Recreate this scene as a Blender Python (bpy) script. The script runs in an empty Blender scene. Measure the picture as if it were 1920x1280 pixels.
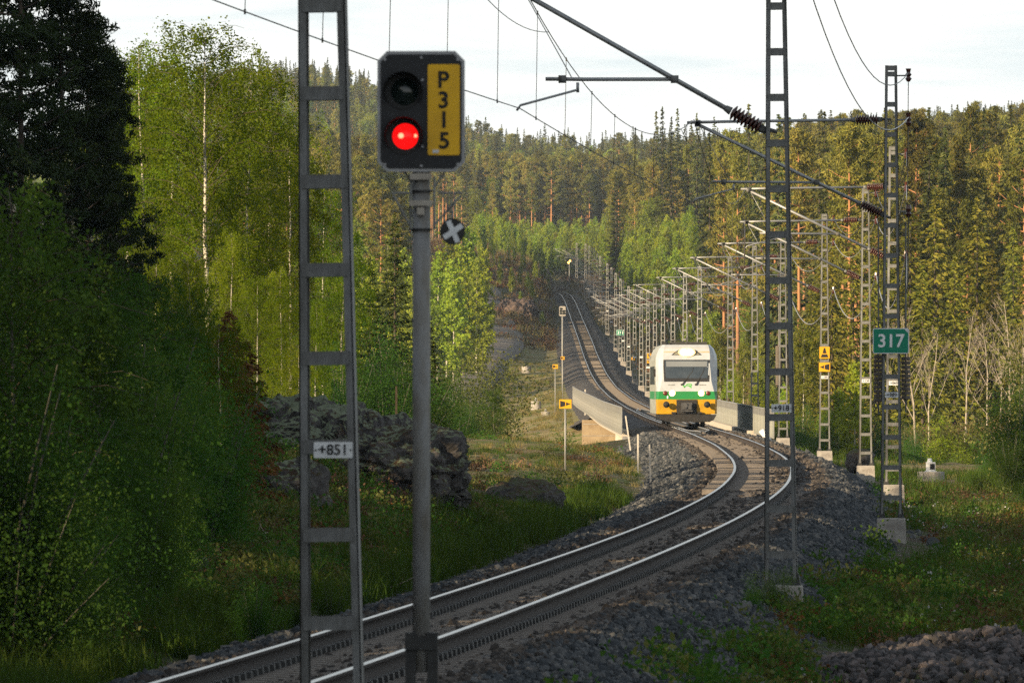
import bpy, bmesh, math, random
import numpy as np
from mathutils import Vector, Matrix, noise

R = math.radians
scene = bpy.context.scene
COL = scene.collection
random.seed(7)
rng = np.random.default_rng(11)

# ------------------------------------------------------------------ camera, sky, sun, exposure
CAMZ = 2.31
cd = bpy.data.cameras.new('camera')
cd.lens = 375.0
cd.sensor_width = 36.0
cd.clip_start = 0.5
cd.clip_end = 9000.0
cd.dof.use_dof = True
cd.dof.focus_distance = 420.0
cd.dof.aperture_fstop = 22.0
cam = bpy.data.objects.new('camera', cd)
COL.objects.link(cam)
cam.location = (0, 0, CAMZ)
cam.rotation_euler = (R(90) + math.atan(84 / 20000.0), 0, 0)
scene.camera = cam

SUN_EL = 13.0
SUN_DIR = Vector((-0.72, -0.69, 0)).normalized() * math.cos(R(SUN_EL)) + Vector((0, 0, math.sin(R(SUN_EL))))
world = bpy.data.worlds.new("World")
scene.world = world
world.use_nodes = True
wn = world.node_tree
wn.nodes.clear()
w_out = wn.nodes.new('ShaderNodeOutputWorld')
w_bg = wn.nodes.new('ShaderNodeBackground')
w_sky = wn.nodes.new('ShaderNodeTexSky')
w_sky.sky_type = 'NISHITA'
w_sky.sun_disc = False
w_sky.sun_elevation = R(SUN_EL)
w_sky.sun_rotation = math.atan2(SUN_DIR.x, SUN_DIR.y)
w_sky.air_density = 1.0
w_sky.dust_density = 1.2
w_sky.ozone_density = 1.0
w_tc = wn.nodes.new('ShaderNodeTexCoord')
w_sep = wn.nodes.new('ShaderNodeSeparateXYZ')
wn.links.new(w_tc.outputs['Generated'], w_sep.inputs[0])
# thin cloud veil: densest low over the horizon, all the way round
w_veil = wn.nodes.new('ShaderNodeMapRange')
w_veil.interpolation_type = 'SMOOTHSTEP'
w_veil.inputs['From Min'].default_value = -0.02
w_veil.inputs['From Max'].default_value = 0.60
w_veil.inputs['To Min'].default_value = 0.93
w_veil.inputs['To Max'].default_value = 0.25
wn.links.new(w_sep.outputs['Z'], w_veil.inputs['Value'])
w_map = wn.nodes.new('ShaderNodeMapping')
w_map.inputs['Scale'].default_value = (22.0, 22.0, 170.0)
w_map.inputs['Rotation'].default_value = (0, R(0.5), 0)
w_n = wn.nodes.new('ShaderNodeTexNoise')
w_n.inputs['Scale'].default_value = 1.0
w_n.inputs['Detail'].default_value = 7.0
w_n.inputs['Roughness'].default_value = 0.58
w_n.inputs['Distortion'].default_value = 0.6
w_r = wn.nodes.new('ShaderNodeValToRGB')
w_r.color_ramp.elements[0].position = 0.34
w_r.color_ramp.elements[0].color = (7.4, 8.4, 8.75, 1)
w_r.color_ramp.elements[1].position = 0.60
w_r.color_ramp.elements[1].color = (10.4, 10.5, 10.3, 1)
w_mix = wn.nodes.new('ShaderNodeMixRGB')
wn.links.new(w_tc.outputs['Generated'], w_map.inputs['Vector'])
wn.links.new(w_map.outputs[0], w_n.inputs['Vector'])
wn.links.new(w_n.outputs['Fac'], w_r.inputs['Fac'])
wn.links.new(w_veil.outputs[0], w_mix.inputs['Fac'])
wn.links.new(w_sky.outputs[0], w_mix.inputs['Color1'])
wn.links.new(w_r.outputs[0], w_mix.inputs['Color2'])
wn.links.new(w_mix.outputs[0], w_bg.inputs['Color'])
w_bg.inputs['Strength'].default_value = 0.058
wn.links.new(w_bg.outputs[0], w_out.inputs['Surface'])

sd = bpy.data.lights.new('sun', 'SUN')
sd.energy = 5.0
sd.angle = R(0.5)
sd.color = (1.0, 0.77, 0.48)
sun = bpy.data.objects.new('sun', sd)
COL.objects.link(sun)
sun.location = (-30, -30, 60)
sun.rotation_euler = SUN_DIR.to_track_quat('Z', 'Y').to_euler()

scene.view_settings.view_transform = 'Standard'
scene.view_settings.look = 'None'
scene.view_settings.exposure = 1.08
scene.view_settings.gamma = 1.0
scene.view_settings.use_curve_mapping = False
scene.render.engine = 'CYCLES'
scene.cycles.max_bounces = 6
scene.cycles.diffuse_bounces = 3
scene.cycles.glossy_bounces = 2
scene.cycles.transmission_bounces = 4
scene.cycles.transparent_max_bounces = 6
scene.cycles.volume_bounces = 0
scene.cycles.use_denoising = False
scene.cycles.use_adaptive_sampling = False
scene.cycles.sample_clamp_indirect = 4.0

F = 20000.0
HY = 724.0


def U(px, py, Y):
    """a photograph position at depth Y metres"""
    return Vector(((px - 960) * Y / F, Y, CAMZ + (HY - py) * Y / F))


# ------------------------------------------------------------------ numeric helpers
def vnoise(x, y, seed=0):
    x = np.asarray(x, float); y = np.asarray(y, float)
    xi = np.floor(x).astype(np.int64); yi = np.floor(y).astype(np.int64)
    fx = x - xi; fy = y - yi
    fx = fx * fx * (3 - 2 * fx); fy = fy * fy * (3 - 2 * fy)

    def h(a, b):
        n = (a * 374761393 + b * 668265263 + seed * 982451653) & 0x7fffffff
        n = ((n ^ (n >> 13)) * 1274126177) & 0x7fffffff
        n = n ^ (n >> 16)
        return (n & 0xffff) / 65535.0
    return (h(xi, yi) * (1 - fx) + h(xi + 1, yi) * fx) * (1 - fy) + (h(xi, yi + 1) * (1 - fx) + h(xi + 1, yi + 1) * fx) * fy


def sstep(a, b, x):
    t = np.clip((x - a) / (b - a), 0, 1)
    return t * t * (3 - 2 * t)


def smooth_spline(keys, win):
    ys = np.arange(-400, 5200, 1.0)
    k = np.array(keys, float)
    v = np.interp(ys, k[:, 0], k[:, 1])
    for _ in range(2):
        vp = np.pad(v, win // 2, mode='reflect', reflect_type='odd')
        v = np.convolve(vp, np.ones(win) / win, 'valid')[:len(ys)]
    return lambda y: np.interp(y, ys, v)


XC = smooth_spline([(-400, -38), (-100, -15.2), (0, -7.9), (40, -5.1), (60, -3.7), (83, -2.2), (110, -.62), (147, 1.37), (180, 2.96),
                    (212, 4.32), (250, 5.70), (300, 7.10), (340, 7.85), (400, 8.45), (450, 8.40), (495, 8.09), (560, 7.83),
                    (650, 7.87), (800, 8.15), (970, 8.68), (1090, 8.83), (1210, 8.9), (1330, 8.98), (1500, 9.07), (1700, 9.27),
                    (1800, 9.2), (1850, 8.6), (1900, 6.9), (1950, 4.0), (1990, 1.0), (2100, -8), (2300, -25), (5200, -60)], 31)
RZ = smooth_spline([(-400, 0), (300, 0), (400, .15), (495, .48), (650, .92), (800, 1.45), (970, 2.3), (1090, 3.65), (1210, 5.85),
                    (1330, 8.5), (1500, 11.9), (1700, 15.8), (1830, 18.2), (1900, 19.3), (1980, 20.0), (2300, 22), (5200, 22)], 41)
CANT = smooth_spline([(-400, .12), (330, .12), (480, 0), (620, -.09), (900, -.09), (1150, 0), (5200, 0)], 41)


def heading(Y):
    return math.atan2(float(XC(Y + 2) - XC(Y - 2)), 4.0)


AK = [0, 1.9, 3.6, 5, 7, 10, 14, 20, 30, 50, 100, 300]
LT = {
    -100: [-.4, -.4, -1, -1, -.6, .3, 2, 4, 7, 10, 14, 20],
    0: [-.4, -.4, -1, -1, -.6, .3, 2, 4, 7, 10, 14, 20],
    100: [-.4, -.4, -.95, -.85, -.5, .2, 1.5, 3.5, 6, 9, 14, 20],
    135: [-.4, -.4, -.9, -.6, -.25, .6, 2, 4, 7, 10, 14, 20],
    165: [-.4, -.4, -.85, -.4, .1, .8, 2, 4, 7, 10, 14, 20],
    192: [-.4, -.4, -.85, .05, .85, 1.35, 2, 4, 7, 10, 14, 20],
    225: [-.4, -.4, -.85, -.5, .1, .8, 1.8, 3.5, 6, 9, 14, 20],
    290: [-.4, -.4, -.9, -.75, -.6, -.3, .6, 2.2, 4.5, 7, 11, 18],
    420: [-.4, -.4, -.85, -.45, -.2, 0, .3, 1.0, 2, 3, 5, 10],
    455: [-.4, -.4, -1.0, -1.2, -1.4, -1.8, -2, -1.9, -1, 1, 3, 8],
    486: [-.4, -.4, -.62, -.75, -1.2, -1.8, -2.2, -2.2, -1.4, 1, 3, 8],
    500: [-2.2, -2.4, -3.0, -3.4, -3.6, -3.6, -3.4, -3, -2, 0, 3, 8],
    645: [-2.4, -2.6, -3.0, -3.2, -3.4, -3.4, -3.2, -3, -2, 0, 3, 8],
    672: [-.4, -.4, -1.0, -1.6, -2.2, -2.8, -3.1, -3, -2, 0, 3, 8],
    700: [-.4, -.4, -.95, -1.1, -1.7, -2.5, -3.0, -2.8, -2, 0, 4, 12],
    1000: [-.4, -.4, -.95, -1.1, -1.7, -2, -1.8, -1, 1, 4, 9, 20],
    1300: [-.4, -.4, -.95, -1.1, -.9, -.2, .9, 2.5, 6, 10, 16, 26],
    1430: [-.4, -.4, -.8, -.6, .2, .9, 1.6, 3.5, 7, 11, 17, 26],
    1520: [-.4, -.4, .6, 2.2, 3.4, 4, 4.6, 6, 8, 12, 18, 26],
    1800: [-.4, -.4, 1.6, 4.4, 5.6, 6.4, 7, 8, 9, 12, 18, 26],
    2000: [-.4, -.4, 1.6, 4.4, 5.6, 6.4, 7, 8, 9, 12, 18, 26],
}
RT = {
    -100: [-.4, -.4, -1, -1, -.6, .5, .5, .5, 0, 0, 0, 3],
    20: [-.4, -.4, -1, -1, -.2, .5, .5, .5, 0, 0, 0, 3],
    70: [-.4, -.4, -.85, -.95, -1.0, -1.1, -1.2, -1.3, -1.3, -1, 0, 3],
    140: [-.4, -.4, -.8, -.92, -1.1, -1.3, -1.6, -2, -2, -1.5, 0, 3],
    210: [-.4, -.4, -.8, -.92, -1.15, -1.5, -1.8, -2, -2, -1.5, 0, 4],
    350: [-.4, -.4, -.85, -.92, -1.0, -1.1, -1.2, -1.2, -.8, 0, 1, 5],
    450: [-.4, -.4, -1.0, -1.2, -1.5, -1.6, -1.6, -1.3, -.8, .5, 3, 8],
    484: [-.4, -.4, -1.0, -1.4, -1.8, -1.9, -1.8, -1.4, -.8, .5, 3, 8],
    500: [-2.2, -2.4, -2.8, -3, -3.0, -2.6, -2.1, -1.5, -.8, .5, 3, 8],
    645: [-2.4, -2.6, -2.8, -3, -3.0, -2.6, -2.1, -1.2, -.2, 1.5, 5, 12],
    672: [-.4, -.4, -1.0, -1.4, -2, -2.2, -1.9, -1, .3, 2, 6, 14],
    700: [-.4, -.4, -.95, -1.2, -1.8, -2, -1.8, -1, .5, 2.5, 6, 15],
    1000: [-.4, -.4, -.95, -1.2, -1.5, -1, 0, 2, 4.5, 7, 11, 20],
    1300: [-.4, -.4, -.95, -1.0, -.5, .8, 2, 4, 6, 8, 11, 20],
    1500: [-.4, -.4, -.6, 1, 2.5, 4, 6, 8, 10, 11.5, 14, 22],
    2000: [-.4, -.4, -.6, 1, 2.5, 3.5, 5, 6.5, 8.5, 11, 14, 24],
}


def tab(T, a, Y):
    ks = sorted(T)
    out = np.zeros_like(a)
    rows = [np.interp(a, AK, T[k]) for k in ks]
    Yc = np.clip(Y, ks[0], ks[-1])
    for i in range(len(ks) - 1):
        m = (Yc >= ks[i]) & (Yc <= ks[i + 1])
        if m.any():
            t = sstep(ks[i], ks[i + 1], Yc[m])
            out[m] = rows[i][m] * (1 - t) + rows[i + 1][m] * t
    return out


def HG(X, Y, micro=True):
    """ground height"""
    X = np.atleast_1d(np.asarray(X, float)); Y = np.atleast_1d(np.asarray(Y, float))
    xc = XC(Y); d = X - xc; a = np.abs(d)
    off = np.where(d < 0, tab(LT, a, Y), tab(RT, a, Y))
    z = RZ(Y) + off
    w = sstep(3.4, 7.5, a)
    if micro:
        z = z + w * (.30 * (vnoise(X / 3.1, Y / 3.1, 1) - .5) + .22 * (vnoise(X / .9, Y / 1.1, 2) - .5))
        z = z + w * np.clip(Y / 900, 0, 1) * 1.2 * (vnoise(X / 17, Y / 17, 3) - .5)
    far = np.interp(Y, [2000, 2300, 2450, 2600, 2900, 3300, 3700, 5200], [26, 31, 37, 44, 52, 59, 53, 36])
    far = far + 22 * (1 - sstep(-60, 5, X)) * sstep(2450, 2900, Y) - 26 * (1 - sstep(-150, -72, X)) + 9 * sstep(50, 160, X) + 6 * (vnoise(X / 60, Y / 90, 5) - .5)
    t = sstep(1960, 2090, Y)
    return z * (1 - t) + far * t


def hg(X, Y):
    return float(HG(X, Y)[0])


# ------------------------------------------------------------------ mesh helpers
class MB:
    def __init__(s):
        s.v = []; s.f = []; s.m = []

    def add(s, vs, fs, m=0):
        o = len(s.v)
        s.v.extend([tuple(p) for p in vs])
        for f in fs:
            s.f.append(tuple(i + o for i in f)); s.m.append(m)
        return s

    def box(s, c, sz, m=0, rot=None):
        x, y, z = sz[0] / 2, sz[1] / 2, sz[2] / 2
        vs = [Vector(p) for p in [(-x, -y, -z), (x, -y, -z), (x, y, -z), (-x, y, -z), (-x, -y, z), (x, -y, z), (x, y, z), (-x, y, z)]]
        if rot is not None:
            vs = [rot @ p for p in vs]
        c = Vector(c)
        return s.add([p + c for p in vs], [(0, 3, 2, 1), (4, 5, 6, 7), (0, 1, 5, 4), (1, 2, 6, 5), (2, 3, 7, 6), (3, 0, 4, 7)], m)

    def tube(s, pts, rad, n=6, m=0, cap=True):
        pts = [Vector(p) for p in pts]
        if not hasattr(rad, '__len__'):
            rad = [rad] * len(pts)
        vs = []
        for i, p in enumerate(pts):
            t = (pts[min(i + 1, len(pts) - 1)] - pts[max(i - 1, 0)])
            if t.length < 1e-9:
                t = Vector((0, 0, 1))
            t.normalize()
            ref = Vector((0, 0, 1)) if abs(t.z) < .9 else Vector((1, 0, 0))
            a = t.cross(ref).normalized(); b = t.cross(a)
            for k in range(n):
                an = 2 * math.pi * k / n
                vs.append(p + (a * math.cos(an) + b * math.sin(an)) * rad[i])
        fs = []
        for i in range(len(pts) - 1):
            for k in range(n):
                k2 = (k + 1) % n
                fs.append((i * n + k, i * n + k2, (i + 1) * n + k2, (i + 1) * n + k))
        if cap:
            fs.append(tuple(range(n))); L = (len(pts) - 1) * n
            fs.append(tuple(L + k for k in reversed(range(n))))
        return s.add(vs, fs, m)

    def prism(s, poly, axis, lo, hi, m=0):
        """poly of (a,b); axis 'x','y','z' is the extrusion axis"""
        def P(a, b, c):
            return (c, a, b) if axis == 'x' else ((a, c, b) if axis == 'y' else (a, b, c))
        n = len(poly)
        vs = [P(a, b, lo) for a, b in poly] + [P(a, b, hi) for a, b in poly]
        fs = [tuple(range(n)), tuple(reversed(range(n, 2 * n)))]
        for k in range(n):
            k2 = (k + 1) % n
            fs.append((k, n + k, n + k2, k2))
        return s.add(vs, fs, m)

    def mesh(s, name, mats, smooth=False, fix=True):
        me = bpy.data.meshes.new(name)
        me.from_pydata(s.v, [], s.f)
        for mt in (mats if isinstance(mats, (list, tuple)) else [mats]):
            me.materials.append(mt)
        me.polygons.foreach_set('material_index', s.m)
        if smooth:
            me.polygons.foreach_set('use_smooth', [True] * len(me.polygons))
        if fix:
            bm = bmesh.new(); bm.from_mesh(me)
            bmesh.ops.recalc_face_normals(bm, faces=bm.faces)
            bm.to_mesh(me); bm.free()
        me.update()
        return me


def mesh_np(name, V, quads=None, tris=None, mats=(), qmat=None, tmat=None, attr=None, smooth=False):
    """fast mesh from numpy arrays"""
    me = bpy.data.meshes.new(name)
    V = np.ascontiguousarray(V, np.float32)
    me.vertices.add(len(V)); me.vertices.foreach_set('co', V.ravel())
    nq = 0 if quads is None else len(quads); nt = 0 if tris is None else len(tris)
    loops = []; starts = []; mi = []
    if nq:
        loops.append(np.asarray(quads, np.int32).ravel()); starts.append(np.arange(nq) * 4)
        mi.append(np.zeros(nq, np.int32) if qmat is None else np.asarray(qmat, np.int32))
    if nt:
        loops.append(np.asarray(tris, np.int32).ravel()); starts.append(nq * 4 + np.arange(nt) * 3)
        mi.append(np.zeros(nt, np.int32) if tmat is None else np.asarray(tmat, np.int32))
    L = np.concatenate(loops); S = np.concatenate(starts).astype(np.int32)
    me.loops.add(len(L)); me.loops.foreach_set('vertex_index', L)
    me.polygons.add(nq + nt); me.polygons.foreach_set('loop_start', S)
    for m in mats:
        me.materials.append(m)
    me.polygons.foreach_set('material_index', np.concatenate(mi))
    if smooth:
        me.polygons.foreach_set('use_smooth', np.ones(nq + nt, bool))
    for k, arr in (attr or {}).items():
        at = me.attributes.new(k, 'FLOAT', 'POINT')
        at.data.foreach_set('value', np.ascontiguousarray(arr, np.float32))
    me.update(calc_edges=True)
    return me


def ob(name, me, parent=None, loc=None, rot=None, **props):
    o = bpy.data.objects.new(name, me)
    COL.objects.link(o)
    if parent is not None:
        o.parent = parent
    if loc is not None:
        o.location = loc
    if rot is not None:
        o.rotation_euler = rot
    for k, v in props.items():
        if v is not None:
            o[k] = v
    return o


def thing(name, label, cat, loc=(0, 0, 0), rz=0, group=None, scale=None):
    o = ob(name, None, None, loc, (0, 0, rz), label=label, category=cat, group=group)
    o.empty_display_size = .3
    if scale is not None:
        o.scale = (scale,) * 3 if not hasattr(scale, '__len__') else scale
    return o


def tag(o, label, cat, group=None):
    o['label'] = label; o['category'] = cat
    if group:
        o['group'] = group
    return o


ORD = ['first', 'second', 'third', 'fourth', 'fifth', 'sixth', 'seventh', 'eighth', 'ninth', 'tenth', 'eleventh', 'twelfth', 'thirteenth', 'fourteenth', 'fifteenth',
       'sixteenth', 'seventeenth', 'eighteenth', 'nineteenth', 'twentieth']
for tens in ('twent', 'thirt', 'fort', 'fift', 'sixt', 'sevent'):
    if tens != 'twent':
        ORD.append(tens + 'ieth')
    ORD += [tens + 'y-' + w for w in ORD[:9]]


def from_left(objs, base):
    """labels for alike things by their order in the picture"""
    objs = sorted(objs, key=lambda o: o.location.x / o.location.y)
    n = len(objs)
    for k, o in enumerate(objs):
        if n == 1:
            o['label'] = base
        else:
            o['label'] = base + ', ' + ('leftmost' if k == 0 else 'rightmost' if k == n - 1 else ORD[k] + ' from left')


# ------------------------------------------------------------------ materials
def nmat(name):
    m = bpy.data.materials.new(name); m.use_nodes = True
    nt = m.node_tree; nt.nodes.clear()
    out = nt.nodes.new('ShaderNodeOutputMaterial')
    return m, nt, out


def mat(name, c1, c2=None, scale=6.0, rough=.7, metal=0.0, bump=0.0, bscale=None, spec=.3, stretch=None, detail=5.0, lo=.35, hi=.65, emit=None, estr=0):
    m, nt, out = nmat(name)
    b = nt.nodes.new('ShaderNodeBsdfPrincipled')
    b.inputs['Roughness'].default_value = rough; b.inputs['Metallic'].default_value = metal
    b.inputs['Specular IOR Level'].default_value = spec
    b.inputs['Base Color'].default_value = (*c1, 1)
    nt.links.new(b.outputs[0], out.inputs['Surface'])
    if c2 is not None or bump:
        tc = nt.nodes.new('ShaderNodeTexCoord')
        src = tc.outputs['Object']
        if stretch:
            mp = nt.nodes.new('ShaderNodeMapping'); mp.inputs['Scale'].default_value = stretch
            nt.links.new(src, mp.inputs['Vector']); src = mp.outputs[0]
        n = nt.nodes.new('ShaderNodeTexNoise'); n.inputs['Scale'].default_value = scale; n.inputs['Detail'].default_value = detail
        n.inputs['Roughness'].default_value = .65
        nt.links.new(src, n.inputs['Vector'])
        if c2 is not None:
            r = nt.nodes.new('ShaderNodeValToRGB')
            r.color_ramp.elements[0].position = lo; r.color_ramp.elements[0].color = (*c1, 1)
            r.color_ramp.elements[1].position = hi; r.color_ramp.elements[1].color = (*c2, 1)
            nt.links.new(n.outputs['Fac'], r.inputs['Fac']); nt.links.new(r.outputs[0], b.inputs['Base Color'])
        if bump:
            n2 = n
            if bscale:
                n2 = nt.nodes.new('ShaderNodeTexNoise'); n2.inputs['Scale'].default_value = bscale; n2.inputs['Detail'].default_value = 4
                nt.links.new(src, n2.inputs['Vector'])
            bp = nt.nodes.new('ShaderNodeBump'); bp.inputs['Strength'].default_value = bump; bp.inputs['Distance'].default_value = .03
            nt.links.new(n2.outputs['Fac'], bp.inputs['Height']); nt.links.new(bp.outputs[0], b.inputs['Normal'])
    if emit:
        b.inputs['Emission Color'].default_value = (*emit, 1); b.inputs['Emission Strength'].default_value = estr
    return m


def leafmat(name, c1, c2, trans=.35, tcol=None, var=.35):
    m, nt, out = nmat(name)
    at = nt.nodes.new('ShaderNodeAttribute'); at.attribute_name = 'v'
    oi = nt.nodes.new('ShaderNodeObjectInfo')
    r = nt.nodes.new('ShaderNodeValToRGB')
    r.color_ramp.elements[0].color = (*c1, 1); r.color_ramp.elements[1].color = (*c2, 1)
    nt.links.new(at.outputs['Fac'], r.inputs['Fac'])
    hs = nt.nodes.new('ShaderNodeHueSaturation')
    mr = nt.nodes.new('ShaderNodeMapRange'); mr.inputs['To Min'].default_value = 1 - var; mr.inputs['To Max'].default_value = 1 + var
    nt.links.new(oi.outputs['Random'], mr.inputs['Value']); nt.links.new(mr.outputs[0], hs.inputs['Value'])
    ml = nt.nodes.new('ShaderNodeMath'); ml.operation = 'MULTIPLY'; ml.inputs[1].default_value = 7.31
    fr = nt.nodes.new('ShaderNodeMath'); fr.operation = 'FRACT'
    nt.links.new(oi.outputs['Random'], ml.inputs[0]); nt.links.new(ml.outputs[0], fr.inputs[0])
    mh = nt.nodes.new('ShaderNodeMapRange'); mh.inputs['To Min'].default_value = .475; mh.inputs['To Max'].default_value = .515
    nt.links.new(fr.outputs[0], mh.inputs['Value']); nt.links.new(mh.outputs[0], hs.inputs['Hue'])
    nt.links.new(r.outputs[0], hs.inputs['Color'])
    d = nt.nodes.new('ShaderNodeBsdfDiffuse')
    nt.links.new(hs.outputs[0], d.inputs['Color'])
    if trans > 0:
        t = nt.nodes.new('ShaderNodeBsdfTranslucent')
        g = nt.nodes.new('ShaderNodeMixRGB'); g.blend_type = 'MULTIPLY'; g.inputs['Fac'].default_value = 1
        g.inputs['Color2'].default_value = (*(tcol or (1.3, 1.25, .6)), 1)
        nt.links.new(hs.outputs[0], g.inputs['Color1']); nt.links.new(g.outputs[0], t.inputs['Color'])
        mx = nt.nodes.new('ShaderNodeMixShader'); mx.inputs['Fac'].default_value = trans
        nt.links.new(d.outputs[0], mx.inputs[1]); nt.links.new(t.outputs[0], mx.inputs[2])
        nt.links.new(mx.outputs[0], out.inputs['Surface'])
    else:
        nt.links.new(d.outputs[0], out.inputs['Surface'])
    return m


M = {}
M['galv'] = mat('galvanised_steel', (.21, .215, .21), (.30, .30, .29), 9, .55, .35, .15, 60, stretch=(1, 1, .25))
M['galv_dirty'] = mat('weathered_mast_steel', (.075, .073, .066), (.25, .255, .255), 3, .65, .25, .2, 50, stretch=(1, 1, .3))
M['tube'] = mat('aluminium_tube', (.27, .28, .29), (.36, .36, .36), 8, .5, .6)
M['wire'] = mat('bare_copper_wire', (.06, .055, .05), (.09, .08, .07), 4, .5, .5)
M['wirel'] = mat('aluminium_wire', (.40, .40, .40), None, 4, .45, .6)
M['insul'] = mat('brown_porcelain', (.05, .017, .013), (.085, .028, .02), 9, .25, 0, spec=.6)
M['concrete'] = mat('weathered_concrete', (.22, .20, .18), (.36, .34, .31), 5, .9, 0, .4, 40)
M['concrete_warm'] = mat('cast_concrete', (.36, .32, .27), (.48, .44, .38), 3, .9, 0, .3, 30)
M['abut'] = mat('tan_cast_concrete', (.24, .18, .115), (.33, .26, .17), 2, .9, 0, .3, 30)
M['sleeper'] = mat('sleeper_concrete', (.13, .11, .095), (.21, .185, .16), 7, .95, 0, .3, 40)
M['railtop'] = mat('polished_rail_head', (.30, .295, .28), (.40, .39, .37), 3, .32, 1.0)
M['rail'] = mat('rusty_rail_web', (.030, .025, .022), (.05, .041, .036), 14, .85, .0, spec=.15)
M['white'] = mat('white_plate', (.74, .75, .76), (.62, .63, .64), 10, .5)
M['black'] = mat('black_paint', (.012, .012, .013), (.02, .02, .02), 30, .5)
M['letters'] = mat('black_lettering', (.015, .015, .016), None, rough=.6)
M['wletters'] = mat('white_lettering', (.8, .8, .8), None, rough=.5)
M['green_sign'] = mat('green_sign_face', (.0, .23, .13), (.0, .20, .115), 8, .45)
M['yellow'] = mat('yellow_sign_face', (.62, .32, .01), (.56, .29, .01), 8, .5)
M['yellow2'] = mat('yellow_plate_face', (.92, .52, .01), (.74, .41, .015), 5, .45)
M['board'] = mat('black_signal_board', (.016, .017, .02), (.024, .025, .028), 14, .5)
M['edge'] = mat('grey_aluminium_edge', (.30, .30, .31), (.38, .38, .39), 10, .5, .3)
M['red'] = mat('lit_red_lens', (.5, .01, .01), None, rough=.2, emit=(1.0, .004, .004), estr=.75)
M['redcore'] = mat('lit_red_filament_glint', (.8, .1, .05), None, rough=.2, emit=(1.0, .22, .12), estr=1.6)
M['darklens'] = mat('dark_lens', (.012, .02, .018), None, rough=.12, spec=.6)
M['orange_lamp'] = mat('lit_amber_lens', (.8, .3, .05), None, emit=(1, .42, .08), estr=5)
M['wood'] = mat('raw_wood', (.42, .24, .10), (.5, .3, .14), 6, .8, stretch=(1, 1, .1))
M['palewood'] = mat('pale_weathered_stake', (.5, .47, .42), (.4, .37, .33), 6, .8)
M['rust'] = mat('rusty_weights', (.10, .085, .07), (.16, .135, .115), 8, .85)
M['steeldark'] = mat('dark_steel', (.03, .03, .03), (.05, .05, .048), 8, .6, .3)
M['parapet'] = mat('translucent_green_parapet', (.30, .31, .25), (.40, .40, .33), 4, .55, 0, 0, stretch=(1, 1, .15))
M['parapet2'] = mat('dirty_green_parapet', (.22, .235, .19), (.32, .33, .27), 4, .6, 0, 0, stretch=(1, 1, .15))
M['t_white'] = mat('train_white_paint', (.41, .44, .475), (.34, .36, .38), 2.2, .35, 0, spec=.5)
M['t_dirt'] = mat('train_dirty_side', (.34, .36, .32), (.20, .20, .17), 1.6, .5, stretch=(1, .4, 2))
M['t_glow_tint'] = mat('train_lamp_glow_tint', (.42, .29, .15), (.43, .38, .30), 3.0, .5)  # orange tone imitates the top lamps' glow on the white front
M['t_green'] = mat('train_green_band', (.01, .20, .05), (.02, .17, .045), 3, .4, spec=.5)
M['t_yellow'] = mat('train_yellow_apron', (.46, .255, .003), (.38, .20, .005), 3, .45, spec=.5)
M['t_black'] = mat('train_underframe', (.012, .012, .012), (.025, .022, .02), 5, .7)
M['t_glass'] = mat('train_windscreen', (.018, .026, .034), (.035, .045, .055), 1.5, .18, spec=.8)
M['t_frame'] = mat('windscreen_rubber', (.02, .02, .022), None, rough=.5)
M['t_lamp'] = mat('lit_headlamp', (1, 1, 1), None, emit=(1, .88, .66), estr=16)
M['t_top'] = mat('lit_top_lamp', (1, 1, 1), None, emit=(1, .90, .68), estr=22)
M['t_tail'] = mat('unlit_tail_lamp', (.10, .02, .015), None, rough=.2)
M['vr'] = mat('logo_green', (.08, .40, .06), None, rough=.4)
M['bark_birch'] = mat('birch_bark', (.14, .125, .10), (.46, .43, .37), 5, .85, stretch=(1, 1, 2.5), lo=.36, hi=.5)
M['bark_thin'] = mat('grey_green_bark', (.07, .07, .05), (.13, .125, .095), 6, .9)
M['bark_limb'] = mat('birch_limb_bark', (.06, .045, .035), (.10, .08, .06), 6, .9)
M['bark_dark'] = mat('spruce_bark', (.05, .04, .03), (.09, .07, .055), 6, .95)
M['bark_dead'] = mat('pale_bare_bark', (.25, .215, .17), (.38, .33, .27), 6, .9)
M['l_birch'] = leafmat('birch_leaf', (.068, .125, .008), (.16, .205, .018), .5)
M['l_birchm'] = leafmat('hill_birch_leaf', (.12, .17, .022), (.23, .26, .045), .42)
M['l_birchy'] = leafmat('young_birch_leaf', (.13, .205, .018), (.27, .335, .04), .42)
M['l_bush'] = leafmat('shrub_leaf', (.030, .083, .016), (.068, .132, .027), .38)
M['l_olive'] = leafmat('willow_leaf', (.065, .082, .026), (.12, .135, .048), .35)
M['l_spruce'] = leafmat('spruce_needles', (.022, .034, .012), (.045, .06, .019), .12)
M['l_sprucem'] = leafmat('hill_spruce_needles', (.028, .042, .015), (.095, .098, .03), .12, var=.5)
M['l_sprucey'] = leafmat('young_spruce_needles', (.06, .08, .012), (.20, .19, .03), .22)
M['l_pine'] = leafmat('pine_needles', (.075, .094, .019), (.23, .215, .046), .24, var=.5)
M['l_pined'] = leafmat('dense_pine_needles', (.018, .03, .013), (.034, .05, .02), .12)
M['l_grass'] = leafmat('grass_blade', (.03, .062, .011), (.062, .10, .02), .3, var=.4)
M['l_dry'] = leafmat('dry_grass_blade', (.14, .13, .045), (.24, .20, .09), .3, var=.3)
M['l_flower'] = leafmat('white_petal', (.4, .4, .4), (.5, .5, .5), .2, tcol=(1, 1, 1), var=.1)
M['l_red'] = leafmat('red_brown_brush', (.085, .05, .032), (.16, .10, .065), .1)
M['l_brown'] = leafmat('dead_needles', (.09, .045, .018), (.14, .075, .03), .1)


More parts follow.
